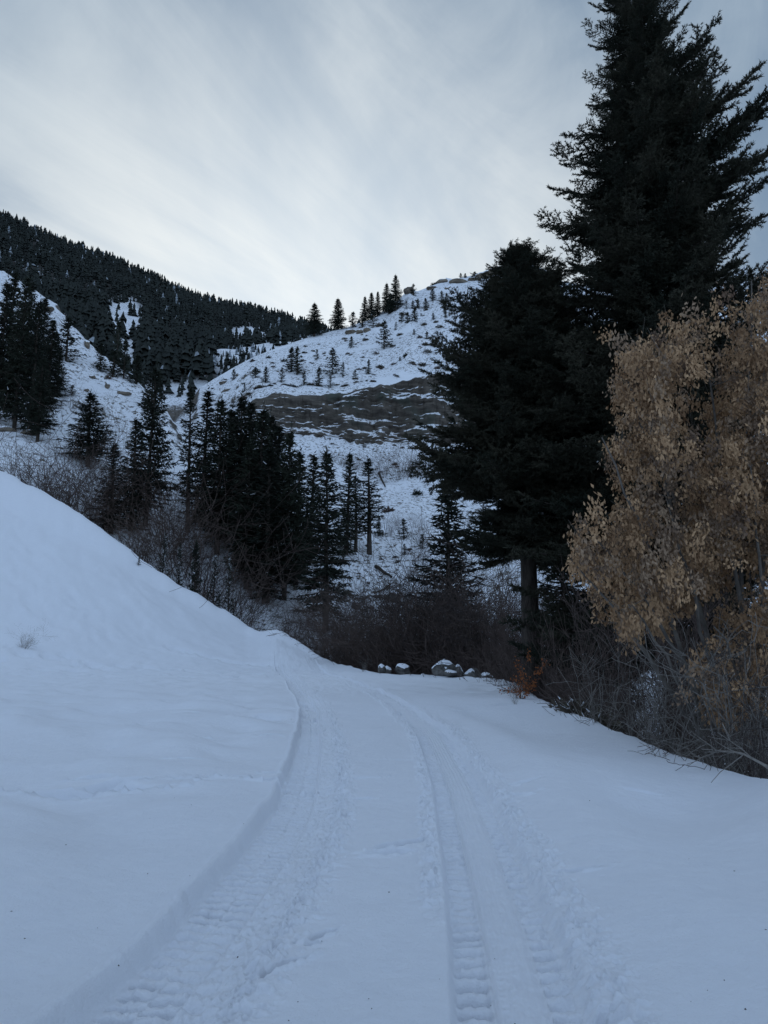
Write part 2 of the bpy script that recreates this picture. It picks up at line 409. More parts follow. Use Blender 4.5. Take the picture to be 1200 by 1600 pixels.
def track_z(x, Y):
    Yc = np.clip(Y, 2.3, 60)
    dz = np.zeros_like(x)
    u = Y * 1.02
    fade = 1 - .75 * sstep(30, 48, Y)
    nz_ = fbm(x * 5, Y * 5, 3)
    grain = fbm(x * 19, Y * 13, 4, .66)
    g1 = lambda a, w: np.exp(-(a / w) ** 2)
    def lugs(ph, w):                                   # narrow grooves pressed between tread blocks
        f = ph - np.floor(ph); return -np.exp(-((f - .5) / w) ** 2)
    amp = .35 + 1.0 * sstep(-.3, .35, fbm(x * 1.7, Y * 1.7 + 50, 3))
    # ---- left rut
    v = x - XL(Yc)
    n_ = .035 * fbm(Y * 1.3 + 11, Y * 0 + 3, 3) + .012 * fbm(x * 7, Y * 7, 2)
    wall = sstep(-.385 + n_, -.325 + n_, v); out = 1 - sstep(.26 + n_, .44 + n_, v)
    dz += (-.115 + .045 * sstep(.05, .1, v) + .025 * sstep(.15, .3, v)) * wall * out
    inb = sstep(-.31, -.285, v) * (1 - sstep(.03, .055, v))
    ph = u / .125 + .10 * np.sin(v * 30) + .30 * fbm(x * 2.2, Y * 2.2, 3) + .45 * (v > -.12)
    dz += inb * (.074 * lugs(ph, .17) * amp * (1 - .7 * g1(v + .12, .02)) + .018 * grain) * fade
    dz -= .018 * g1(v - .068, .013) * fade
    md = sstep(.08, .1, v) * (1 - sstep(.38, .46, v))
    dz += md * (.026 * grain + .036 * lugs(u / .15 + .2 * fbm(x * 2, Y * 2 + 8, 3), .2) * amp * sstep(.05, .3, fbm(x * 1.2, Y * .5, 2) + .15)) * fade
    dz += .025 * g1(v + .41 - n_, .035) * fade
    dz += sstep(.24, .34, v) * (1 - sstep(.42, .62, v)) * (.040 * clod(x + 3, Y + 9, 21, .14) - .040 * clod(x + 13, Y + 29, 17, .16) + .012 * grain) * fade
    # ---- right rut
    v = x - XR(Yc)
    n_ = .035 * fbm(Y * 1.1 + 31, Y * 0 + 8, 3) + .012 * fbm(x * 7 + 3, Y * 7, 2)
    body = sstep(-.275 + n_ * .4, -.235 + n_ * .4, v) * (1 - sstep(.33, .43, v))
    dz += -.075 * body + body * .008 * grain * fade
    b1 = sstep(-.245, -.225, v) * (1 - sstep(-.085, -.065, v))
    ph = u / .135 + 5.5 * (v + .155) ** 2 * 5 + .12 * fbm(x * 2 + 5, Y * 2, 3)
    dz += b1 * (.072 * lugs(ph, .20) * amp - .012 + .010 * grain) * fade
    sm = sstep(-.06, -.045, v) * (1 - sstep(.17, .19, v))
    dz += sm * (.0035 * np.sin(v * 2 * np.pi / .045) - .012 * g1(v + .01, .012) * (lugs(u / .06, .25) + 1) * .6) * fade
    dz -= .012 * (g1(v + .052, .01) + g1(v - .182, .01)) * fade
    b2 = sstep(.195, .21, v) * (1 - sstep(.315, .335, v))
    ph = u / .135 - v * 1.6 + .16 * fbm(x * 2.2 + 15, Y * 2.2, 3)
    dz += b2 * (.058 * lugs(ph, .20) * amp + .014 * grain) * fade
    berm = sstep(-.46 + n_, -.38 + n_, v) * (1 - sstep(-.29, -.25, v)) * sstep(4.3, 5.6, Y)
    dz += berm * (.012 + .046 * clod(x + 2, Y + 3, 19, .04) + .02 * grain) * fade
    berm2 = sstep(.33, .38, v) * (1 - sstep(.52 + n_, .72 + n_, v))
    dz += berm2 * (.008 + .040 * clod(x + 21, Y + 13, 20, .10) - .034 * clod(x + 41, Y + 23, 16, .14) + .016 * grain) * fade
    return dz

def build_near():
    nr = 1124
    Y = np.concatenate([np.linspace(-1.5, 2.9, 24, endpoint=False), np.exp(np.linspace(math.log(2.9), math.log(15), 830, endpoint=False)), np.exp(np.linspace(math.log(15), math.log(76), 270))])
    wL = np.full(nr, .62); wR = np.full(nr, .78)
    xl, xr = XL(np.clip(Y, 2.3, 60)), XR(np.clip(Y, 2.3, 60))
    gap = (xr - wR) - (xl + wL)
    sh = np.where(gap < .1, (.1 - gap) / 2, 0); wL = wL - sh; wR = wR - sh
    B = [np.minimum(-.74 * np.maximum(Y, 0) - 3.5, xl - wL - .3), xl - wL, xl + wL, xr - wR, xr + wR, np.maximum(.74 * np.maximum(Y, 0) + 3.5, xr + wR + .3)]
    n = [190, 170, 50, 200, 120]
    cols = []
    for i, k in enumerate(n):
        t = np.linspace(0, 1, k, endpoint=(i == len(n) - 1))
        cols.append(B[i][:, None] * (1 - t) + B[i + 1][:, None] * t)
    X = np.concatenate(cols, 1); YY = np.repeat(Y[:, None], X.shape[1], 1)
    Z = near_z(X.ravel(), YY.ravel()) + track_z(X.ravel(), YY.ravel()) * (1 - sstep(48, 54, YY.ravel()))
    V = np.stack([X.ravel(), YY.ravel(), Z], 1)
    o = mk('snowy_ground', V, grid_faces(nr, X.shape[1]), M_snow, smooth=True)
    tag(o, kind='structure')
build_near()
def build_rear():
    xs = np.linspace(-160, 160, 130); ys = np.concatenate([np.linspace(-160, -4, 40), np.linspace(-2, 72, 60)])
    X, Y = np.meshgrid(xs, ys); x, y = X.ravel(), Y.ravel()
    z = np.where(y < -8, .1 * fbm(x * .33 + 3, y * .33, 3), near_z(x, np.maximum(y, .6), False))
    d = np.abs(x) - (.74 * np.maximum(y, 0) + 3.5)
    z = z - np.where((y > -1.4) & (d < 0), np.where((y > .5) & (d < -2.6), 1.2, .30), .03)
    z = z + np.maximum(-x - 12, 0) * .25 * (y < 40) * (1 - sstep(20, 40, y)) * (np.abs(x) > .8 * y)
    o = mk('snow_field', np.stack([x, y, z], 1), grid_faces(len(ys), len(xs)), M_snow, smooth=True)
    tag(o, kind='structure')
build_rear()

# ------------------------------------------------------------------ hillsides
def off(line, dY, dz): return [(s, Y + dY, z + dz) for s, Y, z in line]
H0 = []
for s, Y, z in CREST: H0.append((s, Y + 3.5, z - (2.6 if s < -.03 else 2.2)))
G = [(s, Y + 5.5, z - 1.7) if s < -.03 else (s, Y + 6.05, -3.8) for s, Y, z in CREST]
M0 = ln((-250, 640, 80), (-120, 660, 79), (0, 700, 78), (100, 745, 78), (200, 812, 77), (250, 850, 77), (300, 880, 77), (350, 905, 76), (400, 932, 76), (450, 962, 75), (500, 986, 74), (560, 1000, 72), (620, 1004, 72), (700, 1000, 70), (800, 990, 66), (900, 970, 60), (1000, 960, 56), (1200, 950, 52), (1450, 940, 52))
M1 = ln((-250, 560, 95), (-120, 600, 95), (0, 640, 95), (100, 665, 95), (200, 715, 95), (300, 765, 92), (400, 815, 90), (500, 872, 86), (600, 895, 88), (700, 890, 88), (800, 880, 82), (900, 880, 76), (1000, 875, 72), (1200, 865, 70), (1450, 850, 70))
M2 = ln((-250, 380, 155), (-150, 405, 155), (0, 445, 150), (60, 478, 148), (85, 492, 146), (110, 522, 144), (130, 538, 142), (150, 556, 140), (175, 572, 137), (200, 592, 134), (240, 627, 128), (262, 655, 126), (285, 690, 128),
        (310, 693, 145), (340, 690, 162), (400, 684, 170), (480, 688, 173), (560, 692, 176), (640, 690, 178), (720, 694, 180), (850, 700, 180), (1000, 700, 176), (1200, 690, 172), (1450, 670, 170))
m2 = {round(a[0], 6): a for a in M2}
M3 = []
for (s, Y, z) in M2:
    if s < ratio(270, 650)[0]: M3.append((s, Y + 22, z - 3.5 * (1 - sstep(-.34, -.285, s))))
M3 += ln((285, None, 153, 39.5), (305, None, 160, 43.0), (325, None, 166, 46.0), (345, None, 170.5, 49.5), (400, 626, 174.5), (440, 628, 176), (480, 628, 177), (560, 617, 180), (640, 600, 182.5), (690, 588, 184.5), (720, 580, 185.5), (850, 570, 186), (1000, 570, 184), (1200, 560, 180), (1450, 540, 178))
RG = ln((-250, None, 230, 60.), (0, None, 230, 58.), (150, None, 228, 58.), (200, None, 226, 58.), (235, None, 226, 63.), (262, None, 226, 70.), (285, None, 226, 76.)) + ln((312, 606, 224), (335, 592, 226), (365, 574, 232), (400, 556, 240), (440, 541, 248), (480, 528, 255), (520, 517, 260), (545, 511, 263), (575, 500, 266),
        (605, 486, 270), (625, 466, 274), (640, 450, 277), (652, 455, 279), (668, 450, 281), (690, 441, 283), (720, 434, 286), (755, 428, 288), (790, 420, 290), (830, 426, 290), (880, 440, 288), (950, 450, 286), (1050, 450, 283), (1110, 444, 282), (1150, 425, 280), (1165, 415, 279), (1180, 435, 279), (1230, 470, 278), (1450, 500, 275))
BK = off(RG, 55, -22)
for i, (s, Y, z) in enumerate(BK):
    if s < -.27: BK[i] = (s, Y, z + 18)
hill_kn = knots([H0, G, M0, M1, M2, M3, RG, BK])
CL0, CL1 = ratio(385, 650)[0], ratio(900, 650)[0]
def hill_noise(x, Y, s):
    a = sstep(60, 130, Y)
    z = (.9 + 1.6 * a) * fbm(x * .045, Y * .045, 3) + (.5 + .7 * a) * fbm(x * .17 + 9, Y * .17, 4, .55)
    rr = 1 - np.abs(fbm(x * .06 + 30, Y * .05, 3)) * 2.2                 # faint spurs and rills
    z = z + .8 * a * rr
    return z
def hill_z(x, Y):
    x = np.asarray(x, float); Y = np.asarray(Y, float)
    s = np.clip(x / np.maximum(Y, 1), -1.2, 1.2)
    kY, kZ = hill_kn(s)
    z = profile(kY, kZ, Y, (5, 6))
    rd = np.exp(-((Y - kY[6]) / 26) ** 2)
    return z + hill_noise(x, Y, s) * (1 - .93 * rd)
def build_hill():
    s = np.linspace(-.74, .74, 640); s = np.concatenate([[-1.15, -.9], s, [.9, 1.15]])
    kY, kZ = hill_kn(s)
    seg = [10, 40, 36, 90, 78, 110, 8]
    rows = []
    for k, n in enumerate(seg):
        t = np.linspace(0, 1, n, endpoint=(k == len(seg) - 1))
        rows.append(kY[k][None] * (1 - t[:, None]) + kY[k + 1][None] * t[:, None])
    Y = np.concatenate(rows, 0); nr, nc = Y.shape
    S = np.repeat(s[None], nr, 0); X = S * Y
    Z = hill_z(X.ravel(), Y.ravel()).reshape(nr, nc)
    # cliff band: bedding ledges, blocks and gullies pushed in and out of the face
    w = sstep(CL0 - .02, CL0 + .06, S) * (1 - sstep(CL1, CL1 + .15, S))
    tt = (Z - np.interp(s, s, kZ[4])[None]) / np.maximum(kZ[5] - kZ[4], 2)[None]
    inface = w * sstep(-.08, .04, tt) * (1 - sstep(.96, 1.06, tt))
    lev = Z * .30 + .55 * fbm(X * .03, Z * .05 + 4, 4)
    saw = lev - np.floor(lev)
    saw2 = Z * 1.35 + 1.2 * fbm(X * .08, Z * .1, 3); saw2 -= np.floor(saw2)
    lm = sstep(-.02, .3, fbm(X * .035 + 9, Z * .10 + 3, 3))
    push = .8 * lm * (1 - saw) ** 3 + .5 * fbm(X * .55, Z * .8 + 11, 4, .65) + .5 * (1 - saw2) * sstep(-.1, .2, fbm(X * .06 + 50, Z * .3, 3)) + 2.2 * fbm(X * .14, Z * .28 + 60, 5, .62) + 2.6 * fbm(X * .04, Z * .06 + 20, 2) + 2.8 * fbm(X * .26, Z * .05 + 33, 4, .6)
    cnt = 1.0
    Yd = Y - inface * (push - 1.0) * cnt
    Z = Z + w * 2.2 * fbm(X * .13, Y * .02 + 70, 4, .6) * np.exp(-((tt - 1.0) / .22) ** 2)
    # rock ribs elsewhere
    rib = np.maximum(fbm(X * .05 + 77, Z * .12, 4, .6) - .17, 0) * sstep(70, 120, Y) * (1 - inface)
    Z = Z + rib * 3.0 * (.4 + fbm(X * .6, Y * .6 + 8, 3, .6))
    V = np.stack([X.ravel(), Yd.ravel(), Z.ravel()], 1)
    o = mk('hillside', V, grid_faces(nr, nc), M_hill, smooth=True)
    tag(o, kind='structure')
build_hill()

Q0 = ln((-300, 600, 225), (0, 640, 225), (200, 640, 228), (280, 640, 232), (400, 630, 240), (700, 600, 260), (1300, 600, 260))
Q1 = ln((-300, 430, 430), (0, 470, 430), (150, 500, 430), (200, 520, 430), (300, 545, 450), (400, 545, 470), (520, 545, 500), (700, 540, 500), (1300, 540, 500))
Q2 = ln((-300, 189, 640), (-150, 271, 660), (0, 337, 700), (60, 361, 720), (120, 389, 740), (200, 421, 780), (300, 461, 840), (360, 477, 870), (400, 488, 890), (440, 498, 910), (480, 508, 930), (540, 522, 950), (620, 529, 950), (1300, 529, 950))
Q3 = off(Q2, 120, -30)
QA = [(s, Y - 25, 15.0) for s, Y, z in Q0]
mount_kn = knots([QA, Q0, Q1, Q2, Q3])
def mount_z(x, Y):
    x = np.asarray(x, float); Y = np.asarray(Y, float)
    kY, kZ = mount_kn(np.clip(x / Y, -1.2, 1.2))
    return profile(kY, kZ, Y, (3,)) + 9 * fbm(x * .008, Y * .008, 4) * (1 - .95 * np.exp(-((Y - kY[3]) / 90) ** 2)) + 3 * fbm(x * .04, Y * .04, 3)
def build_mount():
    s = np.linspace(-1.25, 1.25, 330); kY, _ = mount_kn(s)
    rows = []
    for k, n in enumerate([4, 60, 70, 8]):
        t = np.linspace(0, 1, n, endpoint=(k == 3)); rows.append(kY[k][None] * (1 - t[:, None]) + kY[k + 1][None] * t[:, None])
    Y = np.concatenate(rows, 0); X = s[None] * Y
    V = np.stack([X.ravel(), Y.ravel(), mount_z(X.ravel(), Y.ravel())], 1)
    o = mk('mountain', V, grid_faces(*Y.shape), M_mount, smooth=True); tag(o, kind='structure')
    px, py = proj(V[:, 0], V[:, 1], V[:, 2])
    m = np.ones(len(V))
    for cx_, cy_, rx, ry in ((192, 500, 34, 38), (195, 545, 18, 36), (390, 530, 48, 24), (440, 560, 130, 45)):
        m *= sstep(.7, 1.15, np.hypot((px - cx_) / rx, (py - cy_) / ry) + .25 * fbm(V[:, 0] * .05, V[:, 1] * .05, 3))
    m *= 1 - sstep(588, 606, py)
    at = o.data.attributes.new('canopy', 'FLOAT', 'POINT'); at.data.foreach_set('value', m.astype(np.float32))
build_mount()

# ray from the lens through a photo point to the ground, so that things stand where they stood
def hit(px, py, fn, y0, y1, n=1500):
    s, e = ratio(px, py); Y = np.linspace(y0, y1, n)
    d = EYE + e * Y - fn(s * Y, Y)
    k = np.where(d <= 0)[0]
    Yh = Y[k[0]] if len(k) else Y[np.argmin(d)]
    return np.array((s * Yh, Yh, float(fn(np.array([s * Yh]), np.array([Yh]))[0])))
def on_near(px, py): return hit(px, py, lambda x, y: near_z(x, y, False), 4, 66)
def on_hill(px, py, y0=66): return hit(px, py, hill_z, y0, 300)
def on_near_at(px, Y):
    s, _ = ratio(px, 1000); return np.array((s * Y, Y, float(near_z(np.array([s * Y]), np.array([Y]), False)[0])))
def at_hill(px, py, Y):
    """column of photo point (px,py) at distance Y, standing on the lower hillside"""
    s, _ = ratio(px, py); x = s * Y
    zz_ = max(float(hill_z(np.array([x]), np.array([Y]))[0]), float(near_z(np.array([x]), np.array([Y]), False)[0]) if Y < 76 else -99)
    return np.array((x, Y, zz_))
def height_for(base, py_top):
    """real height of a thing standing at base whose top shows at photo row py_top"""
    _, e = ratio(600, py_top)
    return EYE + e * base[1] - base[2]
#@@VEG
# ------------------------------------------------------------------ conifers
def conifer(seed, H, Rr, nb, blade=.28, bw=.10, step=.2, clear=.06, droop=.35, up=.25, frost=0.0, lean=0.0, sparse=0.0, mats=None, name='fir', power=.82):
    """a fir: returns (trunk mesh, crown mesh); branches carry side twigs, twigs carry needle sprays"""
    rng = np.random.RandomState(seed)
    hh = np.linspace(0, 1, 12)
    wob = np.cumsum(rng.normal(0, .012 * H / 12, (12, 2)), 0)
    axis = np.stack([wob[:, 0] + lean * H * hh**2, wob[:, 1], hh * H], 1)
    rad = (.012 * H + .04) * (1 - hh) ** .8 + .012
    tv, tf = polytube(axis, rad, 7)
    Pb, Db, Lb, seg0, seg1 = [], [], [], [], []
    z0 = clear * H
    for i in range(nb):
        f = (i + rng.rand()) / nb; f = f ** .92
        z = z0 + (H * .985 - z0) * f
        if rng.rand() < sparse: continue
        Lg = Rr * ((1 - f) ** power) * (1.06 if rng.rand() < .3 else rng.uniform(.62, 1.0)) + .03 * Rr
        if f < .12: Lg *= rng.uniform(.5, 1)
        az = i * 2.39996 + rng.uniform(-.9, .9)
        el = -droop * (1 - f) + up * f + rng.uniform(-.26, .26)
        o = np.array([np.interp(z, axis[:, 2], axis[:, 0]), np.interp(z, axis[:, 2], axis[:, 1]), z])
        d = np.array([math.cos(az) * math.cos(el), math.sin(az) * math.cos(el), math.sin(el)])
        sd_ = np.array([-math.sin(az), math.cos(az), 0])
        m = max(3, int(Lg / step)); q = np.linspace(.10, 1, m)
        ax = o + d * (Lg * q)[:, None]; ax[:, 2] += Lg * (.22 * q**2.2 - .10 * q)
        seg0.append(ax[:-1]); seg1.append(ax[1:])
        for sgn in (-1, 1, 0):
            tl = Lg * (.42 * (1 - q) + .10) * rng.uniform(.6, 1.2, m) if sgn else np.full(m, step)
            tw = d * .65 + sgn * sd_ * .85 + np.array([0, 0, rng.uniform(-.55, .1)])
            tw = tw / np.linalg.norm(tw)
            for j in range(m):
                k = max(1, int(tl[j] / step)) + (1 if sgn == 0 else 0)
                tq = (np.arange(k) + rng.rand()) / k * tl[j]
                pt = ax[j] + tw * tq[:, None] if sgn else np.repeat(ax[j][None], k, 0)
                pt = pt + rng.normal(0, .05 * step, pt.shape)
                Pb.append(pt); Db.append(tw + rng.normal(0, .45, pt.shape) + np.array([0, 0, .1])); Lb.append(np.full(k, blade) * rng.uniform(.7, 1.35, k))
    Pb, Db, Lb = np.concatenate(Pb), np.concatenate(Db), np.concatenate(Lb)
    tip = np.array([[axis[-1, 0], axis[-1, 1], H * (.93 + .02 * j)] for j in range(6)])
    Pb = np.concatenate([Pb, tip]); Db = np.concatenate([Db, rng.normal(0, .35, (6, 3)) + [0, 0, 1]]); Lb = np.concatenate([Lb, np.full(6, blade * 1.2)])
    V, F = blades(Pb, Db, Lb, bw * rng.uniform(.7, 1.3, len(Pb)), rng)
    mi = (rng.rand(len(F)) < frost * (.4 + .6 * (Db[:, 2] > 0))).astype(int)
    crown = mk(name + '_crown', V, F, mats or [M_needle, M_cap], mi, link=False)
    s0, s1 = np.concatenate(seg0), np.concatenate(seg1)
    bv, bf = tubes(s0, s1, .012 * H * .25, .012 * H * .16, 3)
    V2, F2 = join([(tv, tf), (bv, bf)])
    trunk = mk(name + '_trunk', V2, F2, M_bark, link=False)
    return trunk, crown, H
def place_tree(kind, loc, h, rz, label, group=None, cat='tree', name='fir_tree', wide=1.0, tilt=0.0):
    tr, cr, H = kind; k = h / H
    e = empty(name, loc, rz, k); e.scale = (k * wide, k * wide, k)
    if tilt: e.rotation_euler = (0, tilt, rz)
    a = obj('trunk', tr, e); b = obj('crown', cr, e); b['kind'] = 'stuff'
    return tag(e, label, cat, group)

MID = [conifer(11, 17, 2.5, 185, .42, .16, .23, .05, .45, .45, .004),
       conifer(12, 17, 2.9, 170, .44, .16, .24, .10, .30, .35, .006),
       conifer(13, 17, 2.1, 175, .40, .15, .22, .03, .55, .50, .004, sparse=.06),
       conifer(14, 17, 3.2, 170, .46, .17, .25, .12, .25, .40, .005, sparse=.10),
       conifer(15, 17, 2.0, 125, .42, .15, .24, .22, .20, .30, .008, sparse=.2, lean=.01)]
SMALL = [conifer(21, 6, 1.45, 60, .36, .16, .2, .02, .30, .5, .01), conifer(22, 6, 1.25, 50, .36, .16, .2, .04, .2, .5, .02, sparse=.1),
         conifer(23, 6, 1.7, 46, .40, .17, .22, .03, .1, .5, .02, sparse=.15), conifer(24, 6, 1.35, 48, .30, .13, .2, .0, .2, .6, .14, sparse=.05)]

def pxw(px, py, Y, target_px):          # real width of a span of target_px at that place
    _, e = ratio(px, py); return target_px * Y * (CP + e * SP) / FPX
def fir(px, pb, pt, Y, v, label, half=None, group=None, lib=MID, rz=None, tilt=0.0, name='fir_tree'):
    """fir whose foot shows (or would show) at photo row pb and tip at row pt, standing Y metres away"""
    s, eb = ratio(px, pb); base = np.array((s * Y, Y, EYE + eb * Y))
    g = at_hill(px, pb, Y)
    base[2] = g[2]
    h = height_for(base, pt)
    k = h / lib[v][2]; w = 1.0
    if half:
        real = pxw(px, (pb + pt) / 2, Y, half)
        own = {0: 2.5, 1: 2.9, 2: 2.1, 3: 3.2, 4: 2.0}[v] if lib is MID else {0: 1.45, 1: 1.25, 2: 1.7, 3: 1.35}[v]
        w = real / (own * k) * 1.12
    # the trunk of a plumb tree leans in the picture: aim the foot so that the tip lands on px
    return place_tree(lib[v], tuple(base), h, rz if rz is not None else random.uniform(0, 6.28), label, group, name=name, wide=w, tilt=random.uniform(-.03, .03))
def fir_h(px, pb, pt, v, label, half=None, group=None, lib=SMALL, y0=66, name='fir_tree'):
    """fir rooted where the ray through (px,pb) meets the hillside"""
    b = on_hill(px, pb, y0); b[2] -= .12
    h = max(height_for(b, pt), .5); k = h / lib[v][2]; w = 1.0
    if half:
        own = {0: 2.5, 1: 2.9, 2: 2.1, 3: 3.2, 4: 2.0}[v] if lib is MID else {0: 1.45, 1: 1.25, 2: 1.7, 3: 1.35}[v]
        w = 1.3 * pxw(px, pb, b[1], half) / (own * k)
    return place_tree(lib[v], tuple(b), h, random.uniform(0, 6.28), label, group, wide=w, name=name)
random.seed(5)

# the dark stand in the middle of the valley
STAND = 'dark firs standing together in the valley bottom'
for a in ((297, 735, 606, 82, 4, 'thin fir with bare lower trunk at the left end of the dark valley stand', 26),
          (318, 760, 612, 84, 2, 'second fir from the left end of the dark valley stand', 34),
          (341, 830, 626, 80, 1, 'fir with thick bare trunk standing on open snow below the left of the dark stand', 48),
          (372, 860, 620, 83, 3, 'broad fir just right of the bare trunk fir in the dark stand', 52),
          (402, 905, 640, 78, 0, 'tall fir in the middle of the dark stand whose foot shows beside the bank edge', 50),
          (420, 900, 648, 82, 1, 'fir half hidden in the dense middle of the dark valley stand', 48),
          (444, 945, 672, 77, 3, 'broad fir in the dark stand, left neighbour of the largest front fir', 46),
          (358, 840, 640, 86, 0, 'fir filling the gap at the back left of the dark stand', 44), (388, 850, 628, 88, 1, 'fir at the back of the dark stand with its tip among taller ones', 44), (430, 870, 664, 90, 0, 'fir at the back right of the dark stand', 44), (415, 930, 700, 75, 2, 'lower fir in the front middle of the dark stand', 46), (385, 915, 690, 76, 1, 'lower fir at the front left of the dark stand', 46),
          (462, 930, 705, 80, 0, 'shorter fir squeezed in behind the largest front fir of the stand', 40),
          (483, 900, 712, 84, 2, 'pointed fir behind the left shoulder of the largest front fir', 34),
          (508, 985, 706, 73, 1, 'largest front fir of the valley stand, standing lowest with a wide skirt of boughs', 52),
          (541, 862, 708, 88, 2, 'slim fir at the right side of the dark stand with gaps between its boughs', 26),
          (556, 850, 742, 90, 4, 'thin fir with a bare stem at the right edge of the dark stand', 22)):
    fir(a[0], a[1], a[2], a[3], a[4], a[5], a[6], STAND)
fir_h(577, 866, 716, 4, 'slender solitary fir with a bare lower stem on the open snow slope', 26, lib=MID)
fir_h(592, 838, 806, 0, 'very small fir beside the slender solitary fir', 7)
fir_h(631, 842, 812, 2, 'small squat fir on the snow slope in front of the thin leafless saplings', 13)
fir_h(632, 866, 850, 1, 'tiny fir seedling below the squat fir on the snow slope', 5)
fir_h(660, 858, 835, 1, 'small narrow fir beside the green young fir at the foot of the slope', 6)
# left of the stand
LEFTG = 'firs standing beyond the edge of the snow bank'
for a in ((226, 830, 574, 78, 3, 'tallest fir beyond the snow bank, with a wide ragged crown', 44),
          (204, 835, 655, 75, 2, 'fir leaning against the left side of the tallest fir beyond the bank', 30),
          (172, 838, 694, 72, 0, 'dense pointed fir standing just behind the bank edge', 34),
          (134, 770, 614, 84, 3, 'fir with long separate boughs standing above the red willow brush', 44)):
    fir(a[0], a[1], a[2], a[3], a[4], a[5], a[6], LEFTG)
for a in ((253, 890, 836, 66.5, 3, 'snow dusted little fir, leftmost of the row behind the bank edge', 14), (279, 900, 855, 66, 3, 'snow dusted little fir, second of the row behind the bank edge', 12),
          (304, 918, 848, 65, 0, 'dark little fir, third and tallest of the row behind the bank edge', 13), (334, 918, 866, 65.5, 3, 'snow dusted little fir, fourth of the row behind the bank edge', 12),
          (358, 930, 870, 66, 3, 'snow dusted little fir, last of the row behind the bank edge', 12)):
    fir(a[0], a[1], a[2], a[3], a[4], a[5], a[6], 'little firs in a row behind the bank edge', SMALL)
# left spur
SPUR = 'dark firs on the rocky spur at the left'
for a in ((22, 672, 432, 112, 1, 'tall fir with a dark bare trunk on the left spur', 42), (46, 676, 470, 108, 0, 'fir standing right of the bare trunk fir on the left spur', 36),
          (58, 690, 560, 100, 3, 'low fir with a spreading skirt at the foot of the left spur', 36), (-8, 660, 440, 106, 3, 'fir cut by the left picture edge on the spur', 46),
          (72, 640, 500, 118, 2, 'fir on the right side of the dark clump on the left spur', 30), (88, 625, 548, 116, 1, 'short fir at the lower right of the dark clump on the left spur', 22),
          (8, 610, 425, 128, 2, 'fir rising behind the dark clump on the left spur', 34), (38, 600, 440, 130, 3, 'broad fir at the back of the dark clump on the left spur', 34), (62, 600, 465, 128, 1, 'fir at the back right of the dark clump on the left spur', 28)):
    fir_h(a[0], a[1], a[2], a[4], a[5], a[6] * .74, SPUR, lib=MID, y0=70)
for a in ((103, 565, 496, 2, 'bushy fir on the spur beside the grey outcrop', 21), (156, 580, 536, 0, 'small pointed fir on the snowy crest of the left spur', 10), (176, 590, 548, 1, 'fir on the spur crest below the snow clearing', 12),
          (193, 592, 532, 2, 'dark fir on the spur crest right of the snow clearing', 15), (183, 545, 500, 1, 'fir standing at the lower edge of the snow clearing', 10), (213, 600, 555, 0, 'fir low on the spur crest beside the dark forest', 12),
          (112, 622, 602, 2, 'little round fir on the snow below the spur crest', 8), (236, 640, 585, 0, 'fir where the spur crest runs down into the draw', 16), (84, 560, 520, 0, 'fir left of the grey outcrop on the spur', 14)):
    fir_h(a[0], a[1], a[2], a[3], a[4], a[5], SPUR, y0=90)
# skyline and slope of the right-hand hill
SKY = 'firs along the skyline of the right-hand hill'
for a in ((491, 526, 474, 1, 'broad fir with a ragged top on the skyline, leftmost there', 15, MID), (528, 513, 467, 0, 'dense pointed fir standing alone in the skyline notch', 13, MID),
          (551, 512, 488, 2, 'low bushy fir on the skyline right of the pointed one', 9, SMALL), (566, 512, 492, 1, 'small fir beside the low bushy skyline fir', 6, SMALL), (570, 494, 464, 2, 'fir at the left of the skyline clump', 8, MID),
          (580, 498, 458, 2, 'fir with a dead top in the skyline clump', 9, MID), (590, 494, 456, 2, 'slim fir in the middle of the skyline clump', 7, MID), (583, 512, 484, 2, 'squat fir just below the skyline clump', 9, SMALL),
          (604, 490, 443, 1, 'fir left of the tallest in the skyline clump', 10, MID), (618, 486, 430, 1, 'tallest fir on the skyline of the right-hand hill', 12, MID), (610, 490, 458, 0, 'dark fir filling the gap under the tallest skyline fir', 9, MID),
          (600, 545, 502, 2, 'fir with an irregular crown alone on the slope under the skyline clump', 12, SMALL), (646, 462, 444, 2, 'round dark fir leaning on the rock knob of the skyline', 6, SMALL)):
    fir_h(a[0], a[1], a[2], a[3], a[4], a[5], SKY, lib=a[6], y0=185)
SLOPE = 'small firs scattered on the snow above the cliff'
slope_firs = [(455, 582, 543, 0, 10, 'left one of the twin firs above the cliff'), (464, 586, 543, 1, 10, 'right one of the twin firs above the cliff'), (519, 588, 545, 2, 13, 'fir with a forked crown on the slope above the cliff'),
    (495, 562, 546, 1, 4, 'slim little fir right above the twin firs'), (549, 543, 526, 0, 5, 'small pointed fir under the skyline rocks'), (576, 585, 562, 0, 5, 'pointed fir alone above the right half of the cliff'),
    (415, 598, 573, 0, 7, 'fir left of the twin firs on the lower slope'), (498, 606, 574, 0, 8, 'stout fir below the forked fir'), (536, 590, 566, 1, 4, 'narrow fir right of the forked fir'), (555, 592, 578, 2, 5, 'little fir with a shrub at its side'),
    (475, 602, 582, 1, 5, 'thin fir between the twin firs and the cliff'), (365, 596, 577, 1, 5, 'thin fir on the far left of the slope'), (399, 592, 574, 2, 8, 'bushy fir on the left part of the slope'), (516, 606, 588, 3, 7, 'pale fir just above the cliff lip'),
    (440, 598, 575, 2, 6, 'fir right under the twin firs'), (382, 612, 600, 1, 3, 'tiny fir low on the left of the slope')]
for a in slope_firs: fir_h(a[0], a[1], a[2], a[3], a[5], a[4], SLOPE, y0=185)
